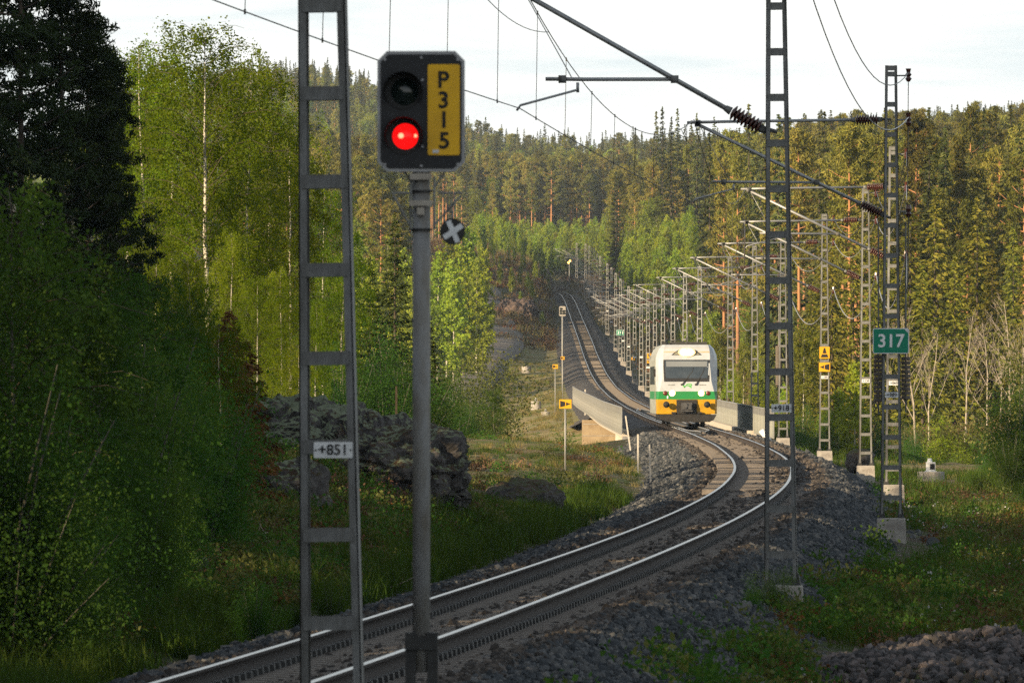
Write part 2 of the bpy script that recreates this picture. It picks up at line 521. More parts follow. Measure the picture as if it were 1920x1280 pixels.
def pine_bark():
    m, nt, out = nmat('pine_bark')
    b = nt.nodes.new('ShaderNodeBsdfPrincipled'); b.inputs['Roughness'].default_value = .9
    tc = nt.nodes.new('ShaderNodeTexCoord'); sp = nt.nodes.new('ShaderNodeSeparateXYZ')
    nt.links.new(tc.outputs['Object'], sp.inputs[0])
    mr = nt.nodes.new('ShaderNodeMapRange'); mr.inputs['From Min'].default_value = 3; mr.inputs['From Max'].default_value = 8
    n = nt.nodes.new('ShaderNodeTexNoise'); n.inputs['Scale'].default_value = 5
    ad = nt.nodes.new('ShaderNodeMath'); ad.operation = 'MULTIPLY_ADD'; ad.inputs[1].default_value = 4
    nt.links.new(n.outputs['Fac'], ad.inputs[0]); nt.links.new(sp.outputs['Z'], ad.inputs[2]); nt.links.new(ad.outputs[0], mr.inputs['Value'])
    r = nt.nodes.new('ShaderNodeValToRGB'); r.color_ramp.elements[0].color = (.13, .085, .06, 1); r.color_ramp.elements[1].color = (.36, .17, .075, 1)
    nt.links.new(mr.outputs[0], r.inputs['Fac']); nt.links.new(r.outputs[0], b.inputs['Base Color'])
    nt.links.new(b.outputs[0], out.inputs['Surface'])
    return m


M['bark_pine'] = pine_bark()


def mixnode(nt, a, b, fac, facsock=None):
    mx = nt.nodes.new('ShaderNodeMixRGB')
    for i, c in ((1, a), (2, b)):
        if isinstance(c, tuple):
            mx.inputs[i].default_value = (*c, 1)
        else:
            nt.links.new(c, mx.inputs[i])
    if facsock is not None:
        nt.links.new(facsock, mx.inputs[0])
    else:
        mx.inputs[0].default_value = fac
    return mx.outputs[0]


def ramp(nt, sock, lo, hi):
    mr = nt.nodes.new('ShaderNodeMapRange'); mr.interpolation_type = 'SMOOTHSTEP'
    mr.inputs['From Min'].default_value = lo; mr.inputs['From Max'].default_value = hi
    nt.links.new(sock, mr.inputs['Value'])
    return mr.outputs[0]


def noise_n(nt, scale, detail=5, vec=None, rough=.6):
    n = nt.nodes.new('ShaderNodeTexNoise'); n.inputs['Scale'].default_value = scale; n.inputs['Detail'].default_value = detail
    n.inputs['Roughness'].default_value = rough
    if vec is not None:
        nt.links.new(vec, n.inputs['Vector'])
    return n.outputs['Fac']


def ground_mat():
    m, nt, out = nmat('forest_ground')
    b = nt.nodes.new('ShaderNodeBsdfPrincipled'); b.inputs['Roughness'].default_value = .95; b.inputs['Specular IOR Level'].default_value = .1
    tc = nt.nodes.new('ShaderNodeTexCoord'); v = tc.outputs['Object']
    geo = nt.nodes.new('ShaderNodeNewGeometry'); sp = nt.nodes.new('ShaderNodeSeparateXYZ'); nt.links.new(geo.outputs['True Normal'], sp.inputs[0])
    n1 = noise_n(nt, .7, 6, v); n2 = noise_n(nt, 3.2, 6, v); n3 = noise_n(nt, .22, 4, v)
    soil = mixnode(nt, (.045, .032, .022), (.085, .06, .042), 0, ramp(nt, n2, .35, .65))
    green = mixnode(nt, (.028, .042, .012), (.055, .072, .02), 0, ramp(nt, n2, .35, .65))
    base = mixnode(nt, soil, green, 0, ramp(nt, n1, .42, .56))
    at = nt.nodes.new('ShaderNodeAttribute'); at.attribute_name = 'dry'
    dryc = mixnode(nt, (.20, .155, .07), (.32, .26, .14), 0, ramp(nt, n2, .35, .65))
    dryg = mixnode(nt, dryc, (.13, .16, .04), 0, ramp(nt, n1, .45, .62))
    base = mixnode(nt, base, dryg, 0, at.outputs['Fac'])
    rock = mixnode(nt, (.06, .05, .045), (.15, .125, .105), 0, ramp(nt, noise_n(nt, 1.4, 8, v), .4, .62))
    steep = nt.nodes.new('ShaderNodeMath'); steep.operation = 'MULTIPLY_ADD'; steep.inputs[1].default_value = .25
    nt.links.new(n2, steep.inputs[0]); nt.links.new(sp.outputs['Z'], steep.inputs[2])
    inv = nt.nodes.new('ShaderNodeMath'); inv.operation = 'SUBTRACT'; inv.inputs[0].default_value = 1
    nt.links.new(ramp(nt, steep.outputs[0], .80, .95), inv.inputs[1])
    base = mixnode(nt, base, rock, 0, inv.outputs[0])
    nt.links.new(base, b.inputs['Base Color'])
    bp = nt.nodes.new('ShaderNodeBump'); bp.inputs['Strength'].default_value = .7; bp.inputs['Distance'].default_value = .12
    nt.links.new(noise_n(nt, 4.0, 8, v, .7), bp.inputs['Height']); nt.links.new(bp.outputs[0], b.inputs['Normal'])
    nt.links.new(b.outputs[0], out.inputs['Surface'])
    return m


def gravel_mat(name, ca, cb, cc, scale=14):
    m, nt, out = nmat(name)
    b = nt.nodes.new('ShaderNodeBsdfPrincipled'); b.inputs['Roughness'].default_value = .9; b.inputs['Specular IOR Level'].default_value = .2
    tc = nt.nodes.new('ShaderNodeTexCoord'); v = tc.outputs['Object']
    vo = nt.nodes.new('ShaderNodeTexVoronoi'); vo.inputs['Scale'].default_value = scale; nt.links.new(v, vo.inputs['Vector'])
    sp = nt.nodes.new('ShaderNodeSeparateColor'); nt.links.new(vo.outputs['Color'], sp.inputs[0])
    c = mixnode(nt, ca, cb, 0, sp.outputs[0]); c = mixnode(nt, c, cc, 0, ramp(nt, sp.outputs[1], .72, .9))
    big = noise_n(nt, .5, 4, v)
    c = mixnode(nt, c, (.10, .08, .06), 0, ramp(nt, big, .58, .8))
    nt.links.new(c, b.inputs['Base Color'])
    bp = nt.nodes.new('ShaderNodeBump'); bp.inputs['Strength'].default_value = .9; bp.inputs['Distance'].default_value = .05; bp.invert = True
    nt.links.new(vo.outputs['Distance'], bp.inputs['Height']); nt.links.new(bp.outputs[0], b.inputs['Normal'])
    nt.links.new(b.outputs[0], out.inputs['Surface'])
    return m


def stone_mat(name, ca, cb, cc):
    m, nt, out = nmat(name)
    b = nt.nodes.new('ShaderNodeBsdfPrincipled'); b.inputs['Roughness'].default_value = .85; b.inputs['Specular IOR Level'].default_value = .25
    oi = nt.nodes.new('ShaderNodeObjectInfo')
    r = nt.nodes.new('ShaderNodeValToRGB')
    e = r.color_ramp.elements; e[0].color = (*ca, 1); e[1].color = (*cc, 1); e.new(.6).color = (*cb, 1)
    nt.links.new(oi.outputs['Random'], r.inputs['Fac']); nt.links.new(r.outputs[0], b.inputs['Base Color'])
    nt.links.new(b.outputs[0], out.inputs['Surface'])
    return m


def rock_mat(name, lichen):
    m, nt, out = nmat(name)
    b = nt.nodes.new('ShaderNodeBsdfPrincipled'); b.inputs['Roughness'].default_value = .9; b.inputs['Specular IOR Level'].default_value = .2
    tc = nt.nodes.new('ShaderNodeTexCoord'); v = tc.outputs['Object']
    geo = nt.nodes.new('ShaderNodeNewGeometry'); sp = nt.nodes.new('ShaderNodeSeparateXYZ'); nt.links.new(geo.outputs['Normal'], sp.inputs[0])
    n1 = noise_n(nt, 2.2, 8, v, .7); n2 = noise_n(nt, 1.3, 6, v); n3 = noise_n(nt, 9, 6, v)
    c = mixnode(nt, (.028, .026, .025), (.10, .092, .088), 0, ramp(nt, n1, .38, .64))
    moss = mixnode(nt, (.05, .03, .018), (.045, .055, .02), 0, ramp(nt, n3, .4, .6))
    up = nt.nodes.new('ShaderNodeMath'); up.operation = 'MULTIPLY_ADD'; up.inputs[1].default_value = 1.3; nt.links.new(n2, up.inputs[0]); nt.links.new(sp.outputs['Z'], up.inputs[2])
    c = mixnode(nt, c, moss, 0, ramp(nt, up.outputs[0], 1.15, 1.4))
    if lichen > 0:
        up2 = nt.nodes.new('ShaderNodeMath'); up2.operation = 'MULTIPLY_ADD'; up2.inputs[1].default_value = 1.6; nt.links.new(n3, up2.inputs[0])
        z2 = nt.nodes.new('ShaderNodeMath'); z2.operation = 'MULTIPLY'; z2.inputs[1].default_value = .55; nt.links.new(sp.outputs['Z'], z2.inputs[0]); nt.links.new(z2.outputs[0], up2.inputs[2])
        lc = mixnode(nt, (.085, .10, .062), (.20, .225, .145), 0, n1)
        c = mixnode(nt, c, lc, 0, ramp(nt, up2.outputs[0], 1.22 - lichen * .2, 1.36 - lichen * .2))
    nt.links.new(c, b.inputs['Base Color'])
    bp = nt.nodes.new('ShaderNodeBump'); bp.inputs['Strength'].default_value = .9; bp.inputs['Distance'].default_value = .08
    nt.links.new(n1, bp.inputs['Height']); nt.links.new(bp.outputs[0], b.inputs['Normal'])
    nt.links.new(b.outputs[0], out.inputs['Surface'])
    return m


M['ground'] = ground_mat()
M['ballast'] = gravel_mat('ballast_gravel', (.034, .034, .035), (.075, .073, .073), (.14, .115, .10), 13)
M['road'] = gravel_mat('road_gravel', (.15, .135, .12), (.21, .185, .165), (.17, .15, .13), 9)
M['stone'] = stone_mat('ballast_stone', (.021, .025, .029), (.054, .060, .066), (.125, .124, .122))
M['stone_bed'] = stone_mat('rusty_bed_stone', (.026, .023, .021), (.06, .052, .046), (.12, .10, .085))
M['stone2'] = stone_mat('heap_stone', (.03, .029, .03), (.078, .072, .073), (.15, .125, .12))
M['rock'] = rock_mat('lichen_rock', .9)
M['rockd'] = rock_mat('dark_rock', 0)
M['rockr'] = mat('red_brown_cutting_rock', (.035, .025, .022), (.13, .095, .08), 1.2, .95, 0, .9, detail=9)
M['rockl'] = rock_mat('rock_some_lichen', .15)

# ------------------------------------------------------------------ ground, ballast, track
def build_ground():
    rows = np.concatenate([np.arange(-140, 60, 5.0), np.arange(60, 460, 1.0), 460 * 1.0062 ** np.arange(0, 395)])
    rows = rows[rows < 5000]
    c = list(np.arange(0, 16, .35)); s = .4
    while c[-1] < 900:
        c.append(c[-1] + s); s *= 1.10
    c = np.array(c); cols = np.concatenate([-c[:0:-1], c])
    Y = np.repeat(rows[:, None], len(cols), 1); X = XC(Y) + cols[None, :]
    Z = HG(X.ravel(), Y.ravel()).reshape(X.shape)
    V = np.stack([X, Y, Z], -1).reshape(-1, 3)
    nr, nc = X.shape
    i = (np.arange(nr - 1)[:, None] * nc + np.arange(nc - 1)[None, :]).ravel()
    q = np.stack([i, i + 1, i + nc + 1, i + nc], 1)
    d = (X - XC(Y)).ravel(); y = Y.ravel()
    dry = np.zeros(len(d))
    dry = np.maximum(dry, sstep(470, 640, y) * (1 - sstep(1280, 1420, y)) * sstep(-14, -9, d) * (d < 0))
    dry = np.maximum(dry, .55 * sstep(240, 280, y) * (1 - sstep(450, 470, y)) * sstep(-18, -12, d) * (d < -3))
    dry = np.maximum(dry, .5 * sstep(250, 330, y) * (1 - sstep(520, 600, y)) * (d > 3) * (1 - sstep(14, 22, d)))
    dry = dry * (.5 + vnoise(X.ravel() / 2.5, y / 6, 9))
    me = mesh_np('ground', V, quads=q, mats=[M['ground']], attr={'dry': np.clip(dry, 0, 1)}, smooth=True)
    ob('ground', me, kind='structure')


build_ground()


def rows_between(y0, y1):
    ys = [y0]
    while ys[-1] < y1:
        y = ys[-1]
        ys.append(y + (1.0 if y < 420 else (2.0 if y < 900 else 4.0)))
    return np.array(ys)


def strip(name, ds, zs, y0, y1, mats, parent=None, cant=True, nz=0, mi=None, closed=False, xoff=None, bed=False, **props):
    """sweep a cross section of (offset, height) along the line"""
    ys = rows_between(y0, y1)
    hd = np.arctan2(XC(ys + 1) - XC(ys - 1), 2.0)
    ds = np.array(ds, float); zs = np.array(zs, float)
    off = ds[None, :] * np.ones((len(ys), 1)) + (0 if xoff is None else xoff(ys)[:, None])
    ct = (CANT(ys) / 1.6)[:, None] * (np.where(np.abs(off) < 1.7, 1.0, np.clip((3.2 - np.abs(off)) / 1.5, 0, 1))) if cant else 0
    X = XC(ys)[:, None] + np.cos(hd)[:, None] * off
    Yv = ys[:, None] - np.sin(hd)[:, None] * off
    zz = zs[None, :] * np.ones((len(ys), 1))
    if bed:
        on = ((ys > 488) & (ys < 664))[:, None]
        off = np.where(on, np.clip(off, -2.6, 2.6), off); zz = np.where(on, np.maximum(zz, -.42), zz)
        X = XC(ys)[:, None] + np.cos(hd)[:, None] * off; Yv = ys[:, None] - np.sin(hd)[:, None] * off
    Z = RZ(ys)[:, None] + zz + ct * off
    if nz:
        Z = Z + nz * (vnoise(X / .5, Yv / .6, 21) - .5) + nz * 1.2 * (vnoise(X / 2, Yv / 2.6, 22) - .5)
    V = np.stack([X, Yv, Z], -1).reshape(-1, 3)
    n = len(ds); nr = len(ys); nc = n if closed else n - 1
    c = np.arange(nc)
    i0 = (np.arange(nr - 1)[:, None] * n + c[None, :]).ravel(); i1 = (np.arange(nr - 1)[:, None] * n + ((c + 1) % n)[None, :]).ravel()
    q = np.stack([i0, i1, i1 + n, i0 + n], 1)
    qm = None if mi is None else np.tile(np.array(mi), nr - 1)
    me = mesh_np(name, V, quads=q, mats=mats, qmat=qm)
    if closed:
        bm = bmesh.new(); bm.from_mesh(me); bmesh.ops.recalc_face_normals(bm, faces=bm.faces); bm.to_mesh(me); bm.free()
    return ob(name, me, parent, **props)


strip('ballast_bed', [-4.3, -3.9, -3.4, -2.9, -2.4, -1.95, -1.5, -1.1, -.7, -.3, 0, .3, .7, 1.1, 1.5, 1.95, 2.4, 2.9, 3.4, 3.9, 4.3],
      [-1.25, -1.05, -.86, -.62, -.40, -.24, -.215, -.21, -.235, -.25, -.255, -.25, -.235, -.21, -.215, -.24, -.40, -.62, -.80, -1.02, -1.25],
      20, 1990, [M['ballast']], nz=.04, bed=True, kind='structure')

track = ob('railway_track', None, kind='structure')
RAIL = [(-.075, -.172), (.075, -.172), (.075, -.16), (.012, -.14), (.012, -.045), (.036, -.036), (.036, -.005), (.028, 0),
        (-.028, 0), (-.036, -.005), (-.036, -.036), (-.012, -.045), (-.012, -.14), (-.075, -.16)]
RMI = [1, 1, 1, 1, 1, 1, 0, 0, 0, 1, 1, 1, 1, 1]
for side in (-.797, .797):
    strip('rail', [side + a for a, b in RAIL], [b for a, b in RAIL], 20, 1988, [M['railtop'], M['rail']], track, closed=True, mi=RMI)


def line_frame(Y, off=0.0, dz=0.0, cant=True):
    h = heading(Y); ct = float(CANT(Y)) / 1.6 if cant else 0
    X = float(XC(Y)) + math.cos(h) * off; y = Y - math.sin(h) * off
    return Vector((X, y, float(RZ(Y)) + dz + ct * off)), -h, -math.atan(ct)


def sleeper_mesh():
    mb = MB()
    mb.prism([(-1.3, -.40), (1.3, -.40), (1.3, -.205), (1.05, -.180), (.55, -.180), (.35, -.205), (-.35, -.205), (-.55, -.180), (-1.05, -.180), (-1.3, -.205)], 'y', -.13, .13)
    for x in (-.797, .797):
        for d in (-.115, .115):
            mb.box((x + d, 0, -.150), (.07, .16, .06), 1)
    return mb.mesh('sleeper', [M['sleeper'], M['steeldark']])


SL = sleeper_mesh()
slv = np.array([v.co[:] for v in SL.vertices]); slp = [tuple(p.vertices) for p in SL.polygons]; slm = [p.material_index for p in SL.polygons]
yy = 74.0; nsl = 0; farsl = MB()
while yy < 1985:
    p, rz, ry = line_frame(yy)
    if nsl < 300:
        o = ob('sleeper', SL, track, p, (0, ry, rz))
        nsl += 1
    else:
        Rm = Matrix.Translation(p) @ Matrix.Rotation(rz, 4, 'Z')
        mb = MB(); mb.box((0, 0, -.28), (2.6, .26, .2))
        o0 = len(farsl.v)
        farsl.v.extend([tuple(Rm @ Vector(v)) for v in mb.v]); farsl.f.extend([tuple(i + o0 for i in f) for f in mb.f]); farsl.m.extend([0] * 6)
    yy += .61
ob('sleepers', farsl.mesh('sleepers', [M['sleeper']], fix=False), track, kind='stuff')

# inner guard rails over the bridge
def guard(side):
    def xo(ys):
        w = sstep(462, 474, ys) * (1 - sstep(628, 660, ys))
        return side * (.10 + .40 * w)
    return xo


for side in (-1, 1):
    strip('guard_rail', [a * .8 for a, b in RAIL], [b - .01 for a, b in RAIL], 462, 660, [M['tube'], M['steeldark']], track, closed=True, mi=[1, 1, 1, 1, 1, 0, 0, 0, 0, 0, 1, 1, 1, 1], xoff=guard(side))


# ------------------------------------------------------------------ scattering for countless things
def scatter(name, P, rot, scl, idx, protos, parent=None, **props):
    P = np.asarray(P, np.float32); n = len(P)
    me = bpy.data.meshes.new(name)
    me.vertices.add(n); me.vertices.foreach_set('co', P.ravel())
    a = me.attributes.new('rot', 'FLOAT_VECTOR', 'POINT'); a.data.foreach_set('vector', np.asarray(rot, np.float32).ravel())
    a = me.attributes.new('scl', 'FLOAT_VECTOR', 'POINT'); a.data.foreach_set('vector', np.asarray(scl, np.float32).ravel())
    a = me.attributes.new('idx', 'INT', 'POINT'); a.data.foreach_set('value', np.asarray(idx, np.int32))
    c = bpy.data.collections.new(name + '_kinds')
    for i, pm in enumerate(protos):
        po = bpy.data.objects.new('%s_kind_%02d' % (name, i), pm); c.objects.link(po)
    ng = bpy.data.node_groups.new(name + '_scatter', 'GeometryNodeTree')
    ng.interface.new_socket('Geometry', in_out='INPUT', socket_type='NodeSocketGeometry')
    ng.interface.new_socket('Geometry', in_out='OUTPUT', socket_type='NodeSocketGeometry')
    gi = ng.nodes.new('NodeGroupInput'); go = ng.nodes.new('NodeGroupOutput')
    ip = ng.nodes.new('GeometryNodeInstanceOnPoints'); ci = ng.nodes.new('GeometryNodeCollectionInfo')
    ci.inputs['Collection'].default_value = c; ci.inputs['Separate Children'].default_value = True; ci.inputs['Reset Children'].default_value = True
    ip.inputs['Pick Instance'].default_value = True
    ar = ng.nodes.new('GeometryNodeInputNamedAttribute'); ar.data_type = 'FLOAT_VECTOR'; ar.inputs['Name'].default_value = 'rot'
    asn = ng.nodes.new('GeometryNodeInputNamedAttribute'); asn.data_type = 'FLOAT_VECTOR'; asn.inputs['Name'].default_value = 'scl'
    ai = ng.nodes.new('GeometryNodeInputNamedAttribute'); ai.data_type = 'INT'; ai.inputs['Name'].default_value = 'idx'
    er = ng.nodes.new('FunctionNodeEulerToRotation')
    L = ng.links.new
    L(gi.outputs[0], ip.inputs['Points']); L(ci.outputs[0], ip.inputs['Instance'])
    L(ai.outputs['Attribute'], ip.inputs['Instance Index'])
    L(ar.outputs['Attribute'], er.inputs[0]); L(er.outputs[0], ip.inputs['Rotation'])
    L(asn.outputs['Attribute'], ip.inputs['Scale']); L(ip.outputs[0], go.inputs[0])
    o = ob(name, me, parent, kind='stuff', **props)
    md = o.modifiers.new('scatter', 'NODES'); md.node_group = ng
    return o


def stone_mesh(seed, m, rough=.35):
    bm = bmesh.new(); bmesh.ops.create_icosphere(bm, subdivisions=1, radius=.5)
    r = random.Random(seed)
    for v in bm.verts:
        v.co *= 1 + r.uniform(-rough, rough); v.co.z *= .75
    me = bpy.data.meshes.new('stone'); bm.to_mesh(me); bm.free(); me.materials.append(m)
    return me


STONES = [stone_mesh(k, M['stone']) for k in range(6)]


BED = [stone_mesh(60 + k, M['stone_bed']) for k in range(5)]


def ballast_stones():
    P = []; S = []
    for (y0, y1, dens, sz) in ((72, 115, 150, .062), (115, 170, 115, .067), (170, 240, 62, .078), (240, 340, 27, .095), (340, 485, 13, .125)):
        n = int((y1 - y0) * 8.2 * dens)
        y = rng.uniform(y0, y1, n); d = rng.uniform(-4.1, 4.1, n)
        ad = np.abs(d)
        keep = ~((ad < 1.35) & (rng.random(n) < .62))
        y = y[keep]; d = d[keep]; ad = ad[keep]
        prof = np.interp(ad, [0, .5, .8, 1.1, 1.5, 1.95, 2.4, 2.9, 3.4, 3.9], [-.225, -.235, -.24, -.22, -.215, -.24, -.40, -.62, -.83, -1.05])
        X = XC(y) + d; Z = RZ(y) + prof + CANT(y) / 1.6 * d * np.where(ad < 1.7, 1.0, np.clip((3.2 - ad) / 1.5, 0, 1)) + rng.normal(0, .010, len(y)) + np.where(ad > 1.5, .03, -.005)
        P.append(np.stack([X, y, Z, d], 1)); S.append(sz * np.exp(rng.normal(-.1, .3, len(y))))
    P = np.concatenate(P); S = np.concatenate(S)
    inner = np.abs(P[:, 3]) < 1.75 + .35 * (rng.random(len(P)) - .5)
    for nm, k, ms in (('ballast_stones', ~inner, STONES), ('track_bed_stones', inner, BED)):
        n = int(k.sum())
        scatter(nm, P[k][:, :3], rng.uniform(0, 6.28, (n, 3)), np.repeat(S[k][:, None], 3, 1) * rng.uniform(.75, 1.3, (n, 3)), rng.integers(0, len(ms), n), ms)


ballast_stones()


def cards(C, size, aspect, r, up=0.0, droop=None):
    """diamond leaves at centres C with random facing"""
    n = len(C)
    u = r.normal(size=(n, 3)); u[:, 2] += up
    u /= np.linalg.norm(u, axis=1)[:, None]
    w = r.normal(size=(n, 3)); v = np.cross(u, w); v /= np.linalg.norm(v, axis=1)[:, None] + 1e-9
    s = (size * np.exp(r.normal(0, .22, n)))[:, None]
    u = u * s; v = v * s * aspect
    V = np.stack([C - u, C + v, C + u, C - v], 1).reshape(-1, 3)
    q = np.arange(n * 4).reshape(-1, 4)
    return V, q


def leaf_mesh(name, C, size, aspect, m, r, up=0.0, val=None):
    V, q = cards(C, size, aspect, r, up)
    val = r.random(len(C)) if val is None else val
    return mesh_np(name, V, quads=q, mats=[m], attr={'v': np.repeat(val, 4)})


def grass_mesh(seed, m, h, spread, n, w=.006):
    r = np.random.default_rng(seed)
    b = r.normal(0, spread, (n, 3)); b[:, 2] = 0
    hh = h * r.uniform(.45, 1.1, n)
    lean = r.normal(0, .35, (n, 2)) * hh[:, None]
    mid = b.copy(); mid[:, :2] += lean * .35; mid[:, 2] = hh * .6
    tip = b.copy(); tip[:, :2] += lean; tip[:, 2] = hh
    a = r.uniform(0, 6.28, n); wv = np.stack([np.cos(a), np.sin(a), 0 * a], 1) * w
    V = np.stack([b - wv, b + wv, mid + wv * .7, mid - wv * .7, tip], 1).reshape(-1, 3)
    k = np.arange(n)[:, None] * 5
    q = k + np.array([[0, 1, 2, 3]]); t = k + np.array([[3, 2, 4]])
    return mesh_np('grass_tuft', V, quads=q, tris=t, mats=[m], attr={'v': np.repeat(r.random(n), 5)})


def shrublet_mesh(seed, m, n=160, rad=.3, h=.32, leaf=.026):
    r = np.random.default_rng(seed)
    p = r.normal(size=(n, 3)); p /= np.linalg.norm(p, axis=1)[:, None]
    p *= (r.random(n) ** .45)[:, None]
    C = p * np.array([rad, rad, h]) * (1 + .3 * np.sin(p[:, :1] * 5 + seed)); C[:, 2] = np.abs(C[:, 2])
    return leaf_mesh('low_shrub', C, leaf, .6, m, r)


def flower_mesh(seed):
    r = np.random.default_rng(seed); n = 7
    C = np.stack([r.normal(0, .12, n), r.normal(0, .12, n), r.uniform(.16, .34, n)], 1)
    V1, q1 = cards(np.repeat(C, 3, 0), .016, .9, r)
    b = C.copy(); b[:, 2] = 0
    wv = np.array([.003, 0, 0])
    V2 = np.stack([b - wv, b + wv, C + wv, C - wv], 1).reshape(-1, 3)
    q2 = np.arange(n * 4).reshape(-1, 4) + len(V1)
    return mesh_np('white_flowers', np.concatenate([V1, V2]), quads=np.concatenate([q1, q2]), mats=[M['l_flower'], M['l_grass']],
                   qmat=np.concatenate([np.zeros(len(q1)), np.ones(len(q2))]), attr={'v': r.random(len(V1) + len(V2))})


# bare spots: footings, stone heap, rings
CLEAR = [(6.7, 8.3, 188, 211), (9.6, 10.8, 262, 282), (10.6, 12.0, 322, 342), (11.0, 12.6, 380, 402), (3.1, 8.2, 98, 126), (13.0, 14.4, 332, 354)]


def ground_points(n, y0, y1, d0, d1, sidebias=None, seed=1, thr=None, patch=3.0):
    """random spots in a band of offsets from the line, thinned to patches, more of them near the viewer"""
    r = np.random.default_rng(seed)
    y = y0 * (y1 / y0) ** r.random(n); d = r.uniform(d0, d1, n)
    X = XC(y) + d
    if thr is not None:
        k = vnoise(X / patch, y / (patch * 2), seed + 40) + .5 * vnoise(X / (patch * .35), y / patch, seed + 41) > thr * 1.5
        y = y[k]; X = X[k]
    k = np.ones(len(y), bool)
    for (x0, x1, ya, yb) in CLEAR:
        k &= ~((X > x0) & (X < x1) & (y > ya) & (y < yb))
    X = X[k]; y = y[k]
    Z = HG(X, y)
    return np.stack([X, y, Z], 1)


def verge_stones():
    P = ground_points(9000, 92, 300, 3.6, 15, seed=61, thr=.52, patch=1.7)
    r = np.random.default_rng(62); n = len(P); S = .07 * np.exp(r.normal(0, .4, n)) * (1 + P[:, 1] / 400)
    scatter('verge_stones', P, r.uniform(0, 6.28, (n, 3)), np.repeat(S[:, None], 3, 1) * r.uniform(.7, 1.3, (n, 3)), r.integers(0, 6, n), STONES)


verge_stones()


def cover(name, P, protos, smin, smax, seed=1, far=0.0, **props):
    r = np.random.default_rng(seed); n = len(P)
    s = r.uniform(smin, smax, n) * (1 + far * P[:, 1] / 500.0)
    rot = np.zeros((n, 3)); rot[:, 2] = r.uniform(0, 6.28, n); rot[:, :2] = r.normal(0, .12, (n, 2))
    return scatter(name, P, rot, np.stack([s, s, s * r.uniform(.8, 1.25, n)], 1), r.integers(0, len(protos), n), protos, **props)


G_G = [grass_mesh(10 + k, M['l_grass'], .30, .11, 26) for k in range(3)]
G_D = [grass_mesh(20 + k, M['l_dry'], .28, .14, 26, .010) for k in range(2)]
G_S = [shrublet_mesh(30 + k, M['l_bush']) for k in range(3)] + [shrublet_mesh(36, M['l_olive']), shrublet_mesh(37, M['l_brown'], 120, .3, .2, .022)]
G_R = shrublet_mesh(38, M['l_red'], 130, .34, .24, .024)
G_F = [flower_mesh(40 + k) for k in range(3)]


def stackpts(*a):
    return np.concatenate(a)


cover('grass', stackpts(
    ground_points(8500, 92, 360, 3.7, 17, seed=1, thr=.53),
    ground_points(4300, 88, 128, -7.0, -3.7, seed=2, thr=.42),
    ground_points(3600, 128, 300, -4.9, -3.7, seed=52, thr=.42),
    ground_points(3500, 330, 620, 4, 22, seed=4, thr=.5)), G_G, .6, 1.5, 1, far=.4)
cover('clearing_grass', ground_points(9000, 236, 455, -16, -3.8, seed=3, thr=.5), G_G + G_D[:1], .35, .8, 7, far=.2)
cover('dry_grass', stackpts(
    ground_points(2500, 240, 455, -16, -3.8, seed=5, thr=.55),
    ground_points(12000, 455, 1250, -15, -4.0, seed=6, thr=.5),
    ground_points(4500, 120, 500, 4.5, 20, seed=7, thr=.52)), G_D + G_G[:1], .35, .8, 2, far=.2)
cover('low_shrubs', stackpts(
    ground_points(3600, 92, 300, 4.2, 18, seed=8, thr=.55),
    ground_points(900, 110, 330, 3.0, 4.6, seed=18, thr=.52),
    ground_points(900, 84, 165, 2.3, 4.4, seed=19, thr=.5),
    ground_points(4200, 92, 240, -11, -4.6, seed=9, thr=.50),
    ground_points(1500, 150, 192, -9.5, -4.2, seed=29, thr=.35),
    ground_points(700, 240, 450, -14, -4.2, seed=10, thr=.62),
    ground_points(250, 560, 1250, -14, -5, seed=11, thr=.66)), G_S, .5, 1.35, 3, far=.2)
cover('heather', stackpts(ground_points(5200, 145, 236, -10, -4.4, seed=31, thr=.30), ground_points(5200, 95, 330, 4.0, 17, seed=32, thr=.44), ground_points(900, 250, 450, -14, -4.5, seed=33, thr=.55)), [G_S[4], G_S[3], G_R], .6, 1.3, 8)
cover('brushwood', stackpts(
    ground_points(6000, 1290, 1960, -45, -3.6, seed=13, thr=.40),
    ground_points(4500, 560, 1400, 5.5, 30, seed=14, thr=.42),
    ground_points(1200, 1400, 1960, 3.6, 14, seed=15, thr=.4)), [G_R, G_S[4], G_R, G_D[0], G_D[1]], 1.0, 2.6, 5, far=.25)
cover('white_wildflowers', stackpts(ground_points(380, 92, 260, 3.6, 12, seed=12, thr=.58)), G_F, .7, 1.3, 4)

# ------------------------------------------------------------------ trees
def trunk_curve(r, H, wob, n=9):
    t = np.linspace(0, 1, n)
    x = np.cumsum(r.normal(0, wob, n)) * t; y = np.cumsum(r.normal(0, wob, n)) * t
    return np.stack([x, y, t * H], 1)


def on_trunk(T, t):
    H = T[-1, 2]
    return np.array([np.interp(t * H, T[:, 2], T[:, 0]), np.interp(t * H, T[:, 2], T[:, 1]), t * H])


